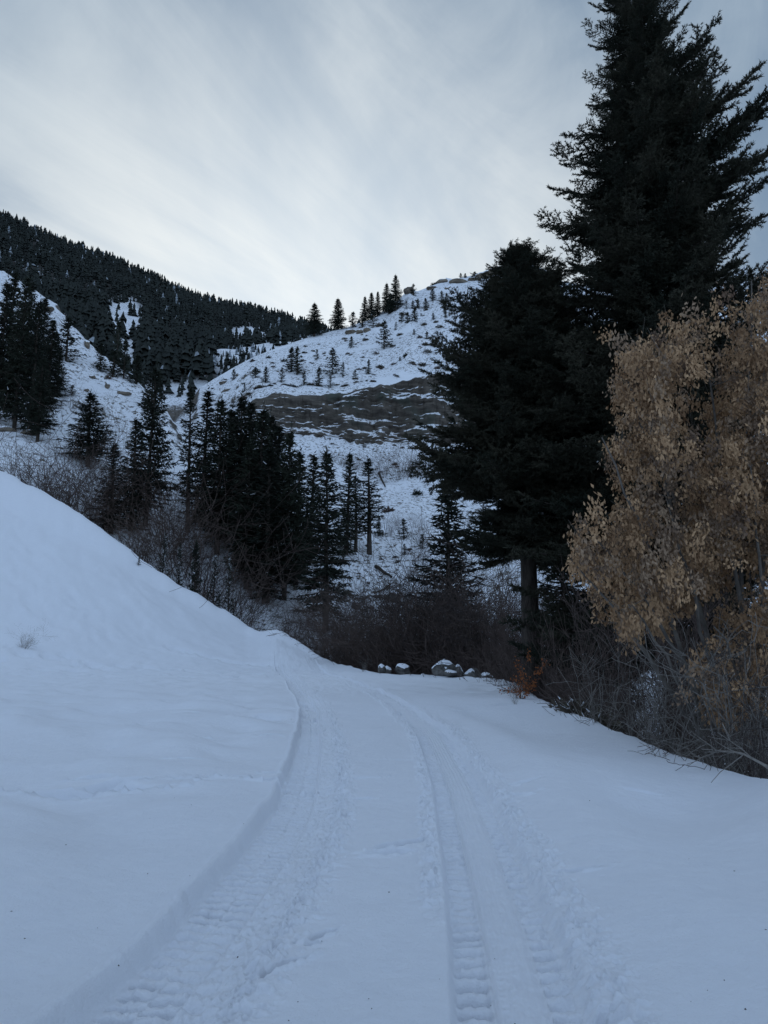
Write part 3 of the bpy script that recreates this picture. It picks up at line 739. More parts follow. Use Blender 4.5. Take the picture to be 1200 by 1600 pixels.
upper = [(628, 504, 490, 1), (637, 505, 488, 0), (648, 502, 480, 0), (645, 483, 470, 1), (653, 482, 467, 0), (665, 482, 466, 0), (676, 470, 452, 1), (690, 472, 455, 2), (698, 472, 458, 0), (635, 483, 470, 3), (695, 490, 478, 1), (696, 496, 486, 0),
         (705, 492, 484, 0), (702, 494, 487, 1), (677, 500, 489, 1), (667, 530, 518, 1), (647, 523, 514, 1), (725, 476, 468, 1), (744, 499, 486, 2), (733, 514, 500, 2), (619, 512, 503, 2), (625, 565, 557, 1), (632, 568, 562, 1), (658, 494, 489, 1), (718, 468, 462, 1)]
UP = []
for i, a in enumerate(upper):
    UP.append((fir_h(a[0], a[1], a[2], a[3], None, (a[1] - a[2]) * .32, 'very small firs on the upper snow below the skyline rocks', y0=200), a[0], a[1], 'very small fir'))
# firs on the cliff top skyline
for a in ((720, 434, 427, 1, 'left of the two tiny firs side by side on the skyline ledge'), (727, 434, 427, 0, 'right of the two tiny firs side by side on the skyline ledge')): fir_h(*a, 3, 'tiny firs on the skyline ledge', y0=230)
fir_h(742, 432, 425, 2, 'tiny round fir on the skyline ledge near the tan rock band', 5, y0=230)

# the young green fir in front of the big one
fir(698, 985, 752, 55, 1, 'young green fir with upswept boughs left of the big conifers', 78, name='young_fir')

fir(888, 1000, 785, 35, 0, 'dark fir in the gap between the two big conifers, behind their trunks', 62, name='young_fir')
fir(948, 1010, 850, 30, 3, 'low dark fir half hidden behind the seed covered tree', 55, name='young_fir')
# ------------------------------------------------------------------ shrubs
def grow(segs, p, d, length, r, level, rng, up=.08, wob=.22, kids=2.4, n=4, spread=.7, shrink=.58):
    step = length / n
    for i in range(n):
        d = d + rng.normal(0, wob, 3) * .5 + np.array([0, 0, up]); d = d / np.linalg.norm(d)
        q = p + d * step; r2 = r * (1 - .16)
        segs.append((p, q, r, r2)); p, r = q, r2
        if level > 0:
            for _ in range(rng.poisson(kids / n)):
                a = rng.normal(0, 1, 3); a -= d * a.dot(d); a /= np.linalg.norm(a) + 1e-9
                grow(segs, p, d * (1 - spread * .5) + a * spread, length * shrink * rng.uniform(.6, 1.2), max(r * .62, .0025), level - 1, rng, up, wob, kids, n, spread, shrink)
def shrub_mesh(seed, h, stems, spread, level, r, matl, kids=2.4, up=.08, wob=.22, foot=.1, shrink=.58, sp2=.7, name='twigs', squash=0.0, minr=None):
    rng = np.random.RandomState(seed); segs = []
    for i in range(stems):
        az = rng.uniform(0, 2 * np.pi); t = spread * rng.uniform(.2, 1.0)
        d = np.array([math.cos(az) * t, math.sin(az) * t, 1.0]); d /= np.linalg.norm(d)
        grow(segs, np.array([math.cos(az) * foot * rng.rand(), math.sin(az) * foot * rng.rand(), -.25]), d, h * rng.uniform(.6, 1.05), r * rng.uniform(.6, 1.1), level, rng, up, wob, kids, 5, sp2, shrink)
    p0 = np.array([a[0] for a in segs]); p1 = np.array([a[1] for a in segs]); r0 = np.array([a[2] for a in segs]); r1 = np.array([a[3] for a in segs])
    if minr: r0 = np.maximum(r0, minr); r1 = np.maximum(r1, minr)
    V, F = tubes(p0, p1, r0, r1, 3)
    thick = r0 > r * .45
    return V, F, np.repeat(thick, 3)
def shrub(seed, *a, **k):
    """two parts: stems (thick wood) and twigs"""
    matl = a[5]; V, F, th = shrub_mesh(seed, *a, **k)
    return mk('stems', V, F[th], matl, link=False), mk('twigs', V, F[~th], matl, link=False), max(float(np.percentile(V[:, 2], 96)), .8 * a[0])
def place_shrub(kind, loc, h, label, cat='shrub', group=None, name='bare_shrub', rz=None, wide=1.0, tilt=0.0, taz=0.0):
    st, tw, H = kind; k = h / H
    e = empty(name, tuple(loc), random.uniform(0, 6.28) if rz is None else rz); e.scale = (k * wide, k * wide, k)
    if tilt: e.rotation_euler = (Matrix.Rotation(taz, 3, 'Z') @ Matrix.Rotation(tilt, 3, 'X') @ Matrix.Rotation(e.rotation_euler.z, 3, 'Z')).to_euler()
    obj('stems', st, e); t = obj('twigs', tw, e); t['kind'] = 'stuff'
    return tag(e, label, cat, group)
WILLOW = [shrub(31, 3, 26, .55, 2, .016, M_twig, kids=3.4, up=.05, wob=.16, foot=.5, minr=.005), shrub(32, 3, 28, .75, 2, .014, M_twig, kids=3.4, up=.03, wob=.2, foot=.6, minr=.005)]
THICK = [shrub(41, 6, 7, .55, 3, .055, M_twig_dark, kids=4.6, up=.06, wob=.25, foot=.6, minr=.008), shrub(42, 6, 9, .7, 3, .045, M_twig, kids=4.4, up=.05, wob=.28, foot=.8, minr=.008),
         shrub(43, 6, 14, .5, 3, .038, M_twig, kids=4.0, up=.08, wob=.2, foot=.9, minr=.007), shrub(44, 6, 5, .5, 3, .075, M_twig_dark, kids=5.2, up=.05, wob=.28, foot=.3, minr=.009)]
SAPL = [shrub(51, 6, 3, .22, 3, .045, M_twig_gray, kids=4.0, up=.10, wob=.16, foot=.4, minr=.008), shrub(52, 6, 5, .3, 2, .035, M_twig, kids=4.0, up=.12, wob=.14, foot=.6, minr=.009)]
GRAY = [shrub(61, 2.4, 14, .8, 2, .018, M_twig_gray, kids=3.4, up=-.03, wob=.30, foot=.3, minr=.005), shrub(62, 2.4, 16, .65, 2, .016, M_twig_gray, kids=3.2, up=.01, wob=.26, foot=.4, minr=.005),
        shrub(63, 2.4, 12, 1.0, 3, .018, M_twig_dark, kids=3.0, up=-.04, wob=.34, foot=.3, minr=.005)]
def sage_mesh(seed, r, n, m=M_sage, snowy=.0):
    rng = np.random.RandomState(seed)
    d = rng.normal(size=(n, 3)); d[:, 2] = np.abs(d[:, 2]) * .75 + .1; d /= np.linalg.norm(d, axis=1, keepdims=True)
    p = d * (rng.uniform(.15, .8, n) * r)[:, None]
    V, F = blades(p, d + rng.normal(0, .35, d.shape), rng.uniform(.25, .55, n) * r, .17 * r, rng)
    mi = (rng.rand(n) < snowy).astype(int)
    me = mk('sage', V, F, [m, M_cap], mi, link=False)
    return me
SAGE = [sage_mesh(71, 1, 260), sage_mesh(72, 1, 200, M_sage, .10), sage_mesh(73, 1, 230, M_twig, .02), sage_mesh(74, 1, 220, M_needle, .02)]
def sage(px, py, rpx, v, label, group=None, name='sagebrush', y0=66, flat=.8):
    b = on_hill(px, py, y0); r = pxw(px, py, b[1], rpx)
    o = obj(name, SAGE[v]); o.location = b - np.array([0, 0, r * .1]); o.scale = (r, r, r * flat); o.rotation_euler = (0, 0, random.uniform(0, 6.28))
    return tag(o, label, 'shrub', group)

# brush beyond the bank, at the left
for px, Y, pt, v, lab, w in ((35, 66, 700, 0, 'low red brown willow brush, leftmost behind the bank crest', 1.2), (62, 67, 696, 1, 'low red brown willow brush beside the leftmost one', 1.2), (92, 68, 688, 1, 'rounded red brown willow clump, tallest of the brush on the bank crest', 1.3),
        (112, 69, 712, 0, 'thin willow brush right of the rounded red clump', 1.1), (140, 70, 740, 0, 'willow brush under the fir with long boughs', 1.2), (165, 74, 715, 1, 'dark willow brush behind the dense pointed fir', 1.3),
        (262, 78, 728, 1, 'big grey brown shrub right of the tallest fir beyond the bank', 1.3), (285, 74, 770, 0, 'brush below the big grey brown shrub', 1.2), (240, 70, 790, 1, 'brush at the foot of the tallest fir beyond the bank', 1.3),
        (310, 70, 800, 0, 'brush among the little firs behind the bank', 1.3), (345, 68, 835, 1, 'brush right of the little firs behind the bank', 1.2), (378, 67, 890, 0, 'low brush above the end of the bank', 1.2), (215, 69, 790, 0, 'dark brush between the firs beyond the bank', 1.2)):
    b = at_hill(px, 800, Y); b[2] -= .1
    place_shrub(WILLOW[v], b, max(height_for(b, pt), .8), lab, group='willow brush beyond the snow bank', name='willow_brush', wide=w)
for px, Y, pt, v, lab in ((158, 92, 625, 0, 'pale leafless sapling on the snow below the spur'), (176, 94, 632, 1, 'leafless sapling cluster right of the pale one below the spur'), (196, 96, 640, 0, 'leafless sapling between the spur and the tallest fir'), (112, 100, 590, 1, 'thin leafless sapling beside the spur clump'),
        (262, 112, 640, 1, 'leafless saplings at the mouth of the draw'), (270, 96, 690, 0, 'grey leafless sapling on the snow left of the dark stand'), (288, 90, 735, 1, 'thin saplings under the left end of the dark stand'), (205, 80, 690, 1, 'leafless saplings behind the tallest fir'), (150, 82, 680, 1, 'leafless saplings behind the long bough fir')):
    b = at_hill(px, 700, Y); place_shrub(SAPL[v], b, max(height_for(b, pt), 1), lab, 'sapling', 'leafless saplings on the left slope', 'bare_sapling', wide=1.2)
# leafless thicket in the gully ahead
th = [(430, 64, 955, 0), (455, 63, 975, 1), (480, 62, 985, 1), (505, 60, 1000, 2), (525, 60, 985, 1), (548, 58, 985, 2), (470, 58, 1000, 2), (500, 57, 1012, 1), (518, 64, 965, 1), (545, 64, 955, 2), (560, 61, 965, 0), (490, 66, 970, 2), (578, 62, 945, 1), (600, 60, 940, 2), (455, 68, 955, 1), (532, 58, 995, 2), (556, 55, 1000, 1), (585, 53, 985, 1), (612, 52, 985, 2), (535, 55, 1005, 0),
      (572, 57, 962, 2), (590, 56, 958, 1), (606, 54, 965, 2), (622, 58, 945, 1),
      (636, 55, 905, 3), (655, 56, 898, 0), (672, 54, 905, 3), (690, 53, 890, 0), (708, 54, 893, 3), (722, 52, 905, 1), (738, 50, 895, 0), (752, 51, 905, 1), (766, 52, 915, 3), (780, 48, 905, 0), (796, 50, 925, 1), (812, 48, 930, 0),
      (648, 51, 950, 2), (676, 50, 945, 1), (702, 49, 940, 2), (730, 47.5, 950, 1), (758, 50, 945, 2), (786, 48, 950, 1), (645, 52, 985, 1), (668, 51.5, 990, 2), (695, 51, 985, 1), (720, 50, 990, 2), (750, 49, 985, 1), (775, 47.5, 990, 2), (800, 45, 980, 1)]
wd = {430: 'leftmost low brush at the edge of the snow bank', 572: 'tan brown bush left of the thicket', 590: 'upright leafless bush beside the tan brown one', 636: 'leafless tree with fanned limbs at the left of the thicket', 672: 'leafless tree with a dark forked trunk in the thicket', 708: 'leafless tree with arching limbs in the middle of the thicket', 766: 'leafless tree in the thicket near the thick conifer trunk'}
for px, Y, pt, v in th:
    b = at_hill(px, 1000, Y); b[2] -= .3
    lab = wd.get(px)
    g = 'leafless thicket behind the boulders' if px > 565 else 'dark brush along the end of the snow bank'
    place_shrub(THICK[v], b, max(height_for(b, pt - (14 if px > 630 else 22)), 1.2), lab or ('dark reddish leafless shrub in the tangled thicket behind the snowy boulders' if px > 565 else 'dark leafless shrub in the gully just past the end of the snow bank'), 'shrub', g, 'bare_shrub', wide=1.0)
# under the conifers, right
for px, Y, pt, v in ((812, 37.5, 940, 2), (826, 35, 930, 1), (842, 31.5, 950, 2), (858, 28, 965, 1), (800, 40, 940, 1), (830, 33, 960, 1), (850, 30, 950, 2), (870, 28, 985, 1), (895, 26, 990, 2), (920, 24.5, 985, 1), (945, 22, 1000, 0), (975, 20, 990, 2), (1050, 18, 970, 2), (1135, 17, 950, 2), (1230, 17, 930, 2), (866, 26, 1020, 1), (900, 22.5, 1030, 2), (845, 38, 930, 1), (880, 36, 920, 2), (930, 32, 950, 1), (980, 28, 960, 2), (1040, 24, 940, 1), (1110, 22, 930, 2), (1190, 22, 920, 1)):
    b = at_hill(px, 1000, Y); b[2] -= .2
    place_shrub(THICK[v], b, max(height_for(b, pt), 1.0), 'dark leafless shrub in the shade under the big conifers and the seed covered tree', 'shrub', 'leafless shrubs under the big conifers', 'bare_shrub', wide=.5 if px < 960 else .7)

# mid slope plants, right of the stand
for px, py, r, v, lab in ((652, 773, 10, 3, 'round green bush alone on smooth snow under the cliff'), (607, 800, 11, 2, 'reddish round bush on the snow edge right of the solitary fir'), (648, 985, 12, 2, 'low brown bush at the valley foot'),
        (596, 986, 9, 0, 'brown grass clump under the dark rocks')):
    sage(px, py, r, v, lab, flat=1.0)
for px, py, pt, v, w, lab in ((600, 745, 704, 1, 1.2, 'reddish brush under the cliff, left of the big leafless bush'), (628, 748, 690, 1, 1.3, 'big leafless brown bush under the cliff'), (645, 745, 706, 0, 1.2, 'leafless bush at the right side of the big one under the cliff'), (560, 735, 712, 0, 1.3, 'low brush under the left part of the cliff'),
        (535, 728, 702, 1, 1.3, 'brush above the tips of the dark stand'), (508, 722, 705, 0, 1.3, 'leftmost brush under the cliff'), (608, 838, 806, 0, .8, 'thin upright twigs beside the squat fir'), (622, 822, 800, 0, .8, 'thin twigs above the squat fir'), (648, 825, 798, 1, .8, 'thin twig clump left of the green young fir'),
        (660, 850, 810, 0, .9, 'tall thin twigs behind the green young fir'), (652, 880, 845, 1, .9, 'twigs at the foot of the open slope'), (640, 905, 885, 0, .9, 'low grey twigs below the fallen log')):
    b = on_hill(px, py); b[2] -= .1
    place_shrub(WILLOW[v], b, height_for(b, pt), lab, group='leafless brush on the slope under the cliff', name='bare_brush', wide=w)

# labels of the small plants: each is told by the nearest thing one can find and by how near it is
MARKS = [(459, 565, 'the twin firs above the cliff'), (519, 568, 'the forked fir above the cliff'), (585, 480, 'the skyline clump of firs'), (640, 455, 'the rock knob on the skyline'), (600, 527, 'the lone irregular fir'), (635, 557, 'the dark juniper on the slope'), (668, 552, 'the flat snowy sagebrush mound'),
         (725, 515, 'the bushy shrub by the big conifer'), (400, 632, 'the left end of the cliff'), (560, 618, 'the middle of the cliff lip'), (690, 596, 'the right end of the cliff lip'), (491, 500, 'the broad skyline fir'), (528, 492, 'the pointed skyline fir'), (700, 445, 'the flat skyline rocks'), (356, 606, 'the brown rocks on the left shoulder'),
         (577, 800, 'the slender solitary fir'), (600, 895, 'the fallen log'), (605, 938, 'the dark stream rocks'), (631, 830, 'the squat fir'), (625, 720, 'the big brown bush under the cliff'), (652, 773, 'the round green bush'), (520, 720, 'the leftmost brush under the cliff'), (341, 800, 'the fir with a bare trunk'), (300, 880, 'the row of little firs'),
         (226, 700, 'the tallest fir beyond the bank'), (136, 543, 'the grey upright outcrop'), (168, 606, 'the brown rounded outcrop'), (193, 515, 'the snow clearing'), (58, 640, 'the low spreading fir of the spur')]
PENDING = list(UP)
def settle_labels():
    groups = {}
    for o, px, py, what in PENDING:
        d, mx, my, nm = min((math.hypot(px - m[0], py - m[1]), m[0], m[1], m[2]) for m in MARKS)
        w = ('left of ' if px < mx else 'right of ') if abs(px - mx) > abs(py - my) else ('above ' if py < my else 'below ')
        groups.setdefault(what + ' ' + w + nm, []).append((d, o))
    for k, v in groups.items():
        v.sort(key=lambda a: a[0])
        for i, (d, o) in enumerate(v):
            o['label'] = k if len(v) == 1 else k + ', ' + ('nearest', 'second nearest', 'third nearest', 'fourth nearest', 'fifth nearest', 'sixth nearest', 'seventh nearest', 'eighth nearest', 'ninth nearest', 'tenth nearest')[min(i, 9)] + ' to it'
            if len(o['label'].split()) > 16: o['label'] = o['label'].replace('small ', '').replace('very ', '')
# scattered sagebrush on the snow
def scatter(n, x0, x1, y0, y1, r0, r1, label, group, kinds, ok=None, near=66, seed=1):
    rr = random.Random(seed)
    for i in range(n):
        for _ in range(30):
            px, py = rr.uniform(x0, x1), rr.uniform(y0, y1)
            if ok is None or ok(px, py): break
        else: continue
        k = rr.choice(kinds); o = sage(px, py, 1.3 * rr.uniform(r0, r1) * (.6 + .8 * rr.random() ** 2), k, label, group, y0=near, flat=rr.uniform(.5, .9))
        PENDING.append((o, px, py, label or {0: 'small brown shrub', 1: 'small snow flecked shrub', 2: 'small reddish shrub', 3: 'small dark green shrub'}[k]))
ridge_px = lambda px: np.interp(px, (320, 340, 400, 480, 545, 600, 640, 690, 760, 830), (605, 594, 562, 534, 517, 494, 458, 448, 438, 436))
above = lambda px, py: py > ridge_px(px) + 4
hand = ((571, 532, 6, 0, 'round sagebrush just under the skyline rocks'), (625, 524, 6, 0, 'round sagebrush under the lone irregular fir'), (663, 508, 6, 0, 'pale sagebrush on the steep upper snow'), (687, 512, 7, 1, 'wide pale sagebrush on the upper snow'),
        (656, 528, 6, 2, 'dark low shrub in the middle of the upper slope'), (594, 575, 8, 0, 'large sagebrush right of the pointed fir above the cliff'), (660, 572, 9, 0, 'large sagebrush above the right half of the cliff'), (668, 552, 10, 1, 'flat snow covered sagebrush mound'), (620, 588, 4, 0, 'small sagebrush near the cliff lip'),
        (567, 560, 5, 0, 'sagebrush left of the pointed fir above the cliff'), (549, 556, 5, 1, 'pale sagebrush left of another pale one above the cliff'), (635, 557, 7, 3, 'dark green juniper shrub in the middle of the slope'), (644, 568, 6, 0, 'shrub just under the dark juniper'), (725, 515, 7, 0, 'bushy shrub beside the big conifer'), (665, 540, 8, 0, 'sagebrush among stones on the slope'), (678, 540, 9, 1, 'stony sagebrush patch on the slope'),
        (420, 560, 6, 3, 'dark juniper on the left shoulder of the hill'), (402, 582, 8, 3, 'dark juniper patch on the left of the slope'), (395, 565, 6, 2, 'dark shrub on the left shoulder of the hill'), (678, 438, 6, 0, 'spreading leafless shrub on the skyline rocks'))
for px, py, r, v, lab in hand: sage(px, py, r, v, lab, y0=185)
scatter(48, 330, 470, 560, 645, 2.5, 6, None, 'small shrubs on the left shoulder of the hill', (0, 1, 2, 3), above, 185, 2)
scatter(60, 470, 590, 520, 618, 1.8, 4.2, None, 'small shrubs above the cliff', (0, 1, 2, 0), above, 185, 3)
scatter(60, 590, 740, 460, 600, 1.8, 5, None, 'small shrubs on the steep upper snow', (0, 1, 2, 0), above, 185, 4)
scatter(26, 480, 700, 690, 740, 2, 5, None, 'small shrubs at the foot of the cliff', (0, 1, 2), None, 100, 5)
scatter(30, 555, 660, 850, 960, 2, 5, 'small grass tuft', 'grass tufts on the lower snow slope', (0, 1, 2), None, 66, 6)
scatter(26, 250, 345, 690, 850, 2, 5, 'small grass tuft', 'grass tufts left of the dark stand', (0, 1, 2), None, 66, 7)
scatter(22, 60, 240, 480, 690, 2, 5, None, 'small shrubs on the left spur', (0, 1, 2, 3), None, 85, 8)
settle_labels(); PENDING.clear()
# sprouts on the near bank
for px, py, h, lab in ((217, 884, .5, 'tiny green fir sprout poking out of the snow bank near its crest'), (343, 938, .8, 'small dark fir sprout at the lower edge of the snow bank'), (325, 930, .5, 'tiny dark fir sprout left of another on the bank edge')):
    b = on_near(px, py); place_tree(SMALL[2], tuple(b - np.array([0, 0, .05])), h * 1.4, 1.0, lab, name='fir_sprout')
for px, py, h, lab in ((405, 975, 1.2, 'brown weed clump behind the end of the bank'), (385, 960, .9, 'brown weed clump left of the end of the bank')):
    b = at_hill(px, py, 63.5); place_shrub(WILLOW[0], b, h * 1.4, lab, name='weed_clump')
b = on_near(38, 1014); place_shrub(GRAY[1], b, 1.15, 'leafless weed poking out of the snow at the foot of the bank', name='weed_clump', wide=1.2)
b = on_near(567, 1049); place_shrub(GRAY[1], b, .7, 'thin weed stalks on the snow left of the boulders', name='weed_clump', wide=.7)

# ------------------------------------------------------------------ distant forest
def forest():
    rng = np.random.RandomState(3)
    clear_ = [((166, 476), (222, 476), (220, 525), (212, 570), (188, 570), (182, 525), (163, 515)), ((356, 516), (392, 512), (424, 530), (428, 548), (392, 540), (358, 534))]
    def inside(px, py, poly):
        c = np.zeros(len(px), bool); n = len(poly)
        for i in range(n):
            x1, y1 = poly[i]; x2, y2 = poly[(i + 1) % n]
            cond = ((y1 > py) != (y2 > py)) & (px < (x2 - x1) * (py - y1) / (y2 - y1 + 1e-9) + x1)
            c ^= cond
        return c
    n = 21000
    s = np.where(rng.rand(n) < .9, rng.uniform(-.72, .10, n), rng.uniform(-1.2, -.72, n))
    kY, _ = mount_kn(s)
    t = rng.rand(n) ** .85
    Y = kY[1] + 4 + (kY[3] + 12 - kY[1] - 4) * t
    x = s * Y; z = mount_z(x, Y)
    px, py = proj(x, Y, z)
    px = px + 9 * fbm(x * .03, Y * .03 + 5, 3); py = py + 7 * fbm(x * .03 + 40, Y * .03, 3)      # ragged clearings
    dens = np.ones(n)
    for c in clear_: dens[inside(px, py, c)] = .10
    scrub = inside(px, py, ((330, 560), (360, 545), (440, 545), (500, 520), (560, 520), (560, 600), (330, 600)))
    dens[scrub] *= .75
    dens *= np.clip(1 + 1.6 * fbm(x * .02, Y * .02, 3), .35, 1.2)
    keep = rng.rand(n) < dens
    x, Y, z, t, scrub = x[keep], Y[keep], z[keep], t[keep], scrub[keep]; n = len(x)
    h = (4.5 + 7.5 * rng.rand(n) ** 1.4) * (.85 + .5 * np.clip(.5 + fbm(x * .015 + 9, Y * .015, 3), 0, 1)) * (.9 + .1 * t) * np.where(scrub, .45, 1)
    # template: jagged skirts of boughs
    temps = []
    for k in range(5):
        r2 = np.random.RandomState(100 + k); V, F = [], []
        for j in range(5):
            zt = 1.05 - .18 * j; rb = (.05 + .034 * (j + 1)) * r2.uniform(.75, 1.3); zb = zt - .28
            b0 = len(V); V.append((0, 0, min(zt, 1.0)))
            m = 6
            for q in range(m):
                a = 2 * math.pi * (q + .5 * (j % 2)) / m + r2.uniform(-.3, .3); rr = rb * r2.uniform(.55, 1.3)
                V.append((rr * math.cos(a), rr * math.sin(a), max(zb + r2.uniform(-.05, .08), 0)))
            for q in range(m): F.append((b0, b0 + 1 + q, b0 + 1 + (q + 1) % m))
        temps.append((np.array(V), np.array(F)))
    Vs, Fs, Ms, o = [], [], [], 0
    kind = rng.randint(0, 5, n); rz = rng.uniform(0, 6.28, n); wd_ = rng.uniform(.75, 1.35, n)
    fr = rng.rand(n) < np.where(scrub, .22, .015 + .05 * (t > .92))
    for k in range(5):
        idx = np.where(kind == k)[0]; TV, TF = temps[k]
        c, s_ = np.cos(rz[idx])[:, None], np.sin(rz[idx])[:, None]; hw = (h * wd_)[idx][:, None]
        X = (TV[None, :, 0] * c - TV[None, :, 1] * s_) * hw + x[idx][:, None]
        Y2 = (TV[None, :, 0] * s_ + TV[None, :, 1] * c) * hw + Y[idx][:, None]
        Z = TV[None, :, 2] * h[idx][:, None] * 1.0 + z[idx][:, None] - .3
        Vs.append(np.stack([X, Y2, Z], 2).reshape(-1, 3)); m = len(TV)
        Fs.append((TF[None] + (np.arange(len(idx)) * m)[:, None, None]).reshape(-1, 3) + o); o += m * len(idx)
        Ms.append(np.repeat(fr[idx], len(TF)).astype(int))
        rnd = rng.rand(len(Ms[-1])) < .006; Ms[-1][rnd] = 1
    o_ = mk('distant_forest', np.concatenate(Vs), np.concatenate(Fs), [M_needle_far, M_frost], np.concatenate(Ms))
    tag(o_, 'dense dark conifer forest covering the far mountainside', 'forest', kind='stuff')
forest()

# ------------------------------------------------------------------ rocks
def rock_mesh(seed, planes=11, sub=3, rough=.14):
    import bmesh
    rng = np.random.RandomState(seed); bm = bmesh.new(); bmesh.ops.create_icosphere(bm, subdivisions=sub, radius=1)
    V = np.array([v.co[:] for v in bm.verts]); F = np.array([[v.index for v in f.verts] for f in bm.faces]); bm.free()
    for i in range(planes):
        d = rng.normal(size=3); d /= np.linalg.norm(d); c = rng.uniform(.55, .85)
        e = V @ d - c; V = V - np.outer(np.maximum(e, 0) * .96, d)
    V = V * (1 + rough * fbm(V[:, 0] * 2.2 + seed, V[:, 1] * 2.2 + V[:, 2] * 1.7, 3))[:, None]
    return V, F
def snow_cap(V, F, th=.45, thick=.09):
    a, b, c = V[F[:, 0]], V[F[:, 1]], V[F[:, 2]]; nrm = np.cross(b - a, c - a); nrm /= np.linalg.norm(nrm, axis=1, keepdims=True) + 1e-9
    up = nrm[:, 2] > th; F2 = F[up]
    if len(F2) < 4: return None
    cnt = np.bincount(F.ravel(), minlength=len(V)); c2 = np.bincount(F2.ravel(), minlength=len(V))
    inner = (c2 == cnt).astype(float)
    sm = inner.copy()
    for _ in range(2):
        acc = np.zeros(len(V)); w = np.zeros(len(V))
        for i, j in ((0, 1), (1, 2), (2, 0)):
            np.add.at(acc, F2[:, i], sm[F2[:, j]]); np.add.at(w, F2[:, i], 1); np.add.at(acc, F2[:, j], sm[F2[:, i]]); np.add.at(w, F2[:, j], 1)
        sm = np.where((inner > 0), .5 * sm + .5 * acc / np.maximum(w, 1), 0)
    V2 = V * 1.006 + np.outer(.012 + thick * sm, [0, 0, 1])
    u, inv = np.unique(F2, return_inverse=True)
    return V2[u], inv.reshape(F2.shape)
ROCKS = [rock_mesh(200 + i) for i in range(6)]
RM = [mk('rock', V, F, M_rock, link=False) for V, F in ROCKS]
CAPS = []
for V, F in ROCKS:
    c = snow_cap(V, F); CAPS.append(mk('snow_cap', c[0], c[1], M_cap, smooth=True, link=False) if c else None)
def boulder(px, py, Y, wpx, hpx, v, label, group, rz=0.0, cap=True, name='boulder'):
    b = on_near_at(px, Y); w = pxw(px, py, Y, wpx) / 2 * 1.25; h = pxw(px, py, Y, hpx) / 2 * 1.35
    e = empty(name, (b[0], b[1], b[2] + h * .8)); e.scale = (w, w * .8, h); e.rotation_euler = (0, 0, rz)
    obj('rock', RM[v], e)
    if cap: obj('snow_cap', CAPS[v], e)
    return tag(e, label, 'boulder', group)
BG = 'boulders along the far edge of the snowy road'
for a in ((597, 1050, 45.6, 13, 12, 0, 'small dark boulder with a white cap, leftmost of the row', .3), (606, 1044, 46.4, 13, 12, 1, 'small boulder just behind the leftmost one', 1.2), (631, 1047, 46, 26, 20, 2, 'pale rounded boulder in the left part of the row', 2.0),
          (661, 1049, 45.4, 8, 8, 3, 'tiny dark stone with a snow hat between the two boulder groups', .4), (693, 1055, 43.6, 32, 22, 4, 'wide dark boulder with a thick snow cap in the middle of the row', .2), (704, 1061, 43, 22, 9, 1, 'low half buried stone in front of the wide dark boulder', .9),
          (716, 1057, 43.2, 20, 18, 5, 'dark boulder right of the wide snow capped one', 1.5), (733, 1059, 42.8, 16, 15, 0, 'grey boulder left of the tall pale one', 2.5), (743, 1055, 43, 17, 28, 3, 'tall pale boulder standing bare of snow in the row', .6),
          (760, 1060, 42, 22, 15, 2, 'dark stone in front of the largest boulder', 1.1), (770, 1055, 42, 36, 25, 4, 'largest boulder of the row with a rounded snow cap', 3.0), (786, 1061, 41, 16, 14, 1, 'last boulder at the right end of the row, mostly under snow', .1)):
    boulder(a[0], a[1], a[2], a[3], a[4], a[5], a[6], BG, a[7], cap='bare of snow' not in a[6])
def outcrop(px, py, wpx, hpx, v, label, m=None, y0=66, cap=True, name='rock_outcrop', group=None):
    b = on_hill(px, py, y0); w = pxw(px, py, b[1], wpx) / 2; h = pxw(px, py, b[1], hpx) / 2
    e = empty(name, (b[0], b[1], b[2] + h * .3)); e.scale = (w, w * .7, h); e.rotation_euler = (0, 0, random.uniform(0, 6.28) if wpx < 2 * hpx else random.uniform(-.3, .3))
    r = obj('rock', RM[v], e)
    if m: r.material_slots[0].link = 'OBJECT'; r.material_slots[0].material = m
    if cap: obj('snow_cap', CAPS[v], e)
    return tag(e, label, 'rock', group)
for a in ((611, 938, 38, 22, 0, 'largest dark rock in the stream bank at the foot of the open slope', None), (590, 934, 24, 12, 1, 'dark rock left of the largest one in the stream bank', None), (568, 936, 26, 14, 2, 'dark rock at the left end of the stream bank', None), (578, 950, 16, 10, 3, 'small dark rock below the others in the stream bank', None),
          (556, 948, 24, 16, 4, 'dark rock under the front fir of the valley stand', None), (628, 944, 14, 10, 5, 'small dark rock right of the largest one in the stream bank', None), (595, 902, 7, 5, 1, 'little dark stone above the stream bank', None), (560, 905, 8, 6, 2, 'little dark stone near the foot of the slim stand firs', None)):
    outcrop(*a[:6], m=None)
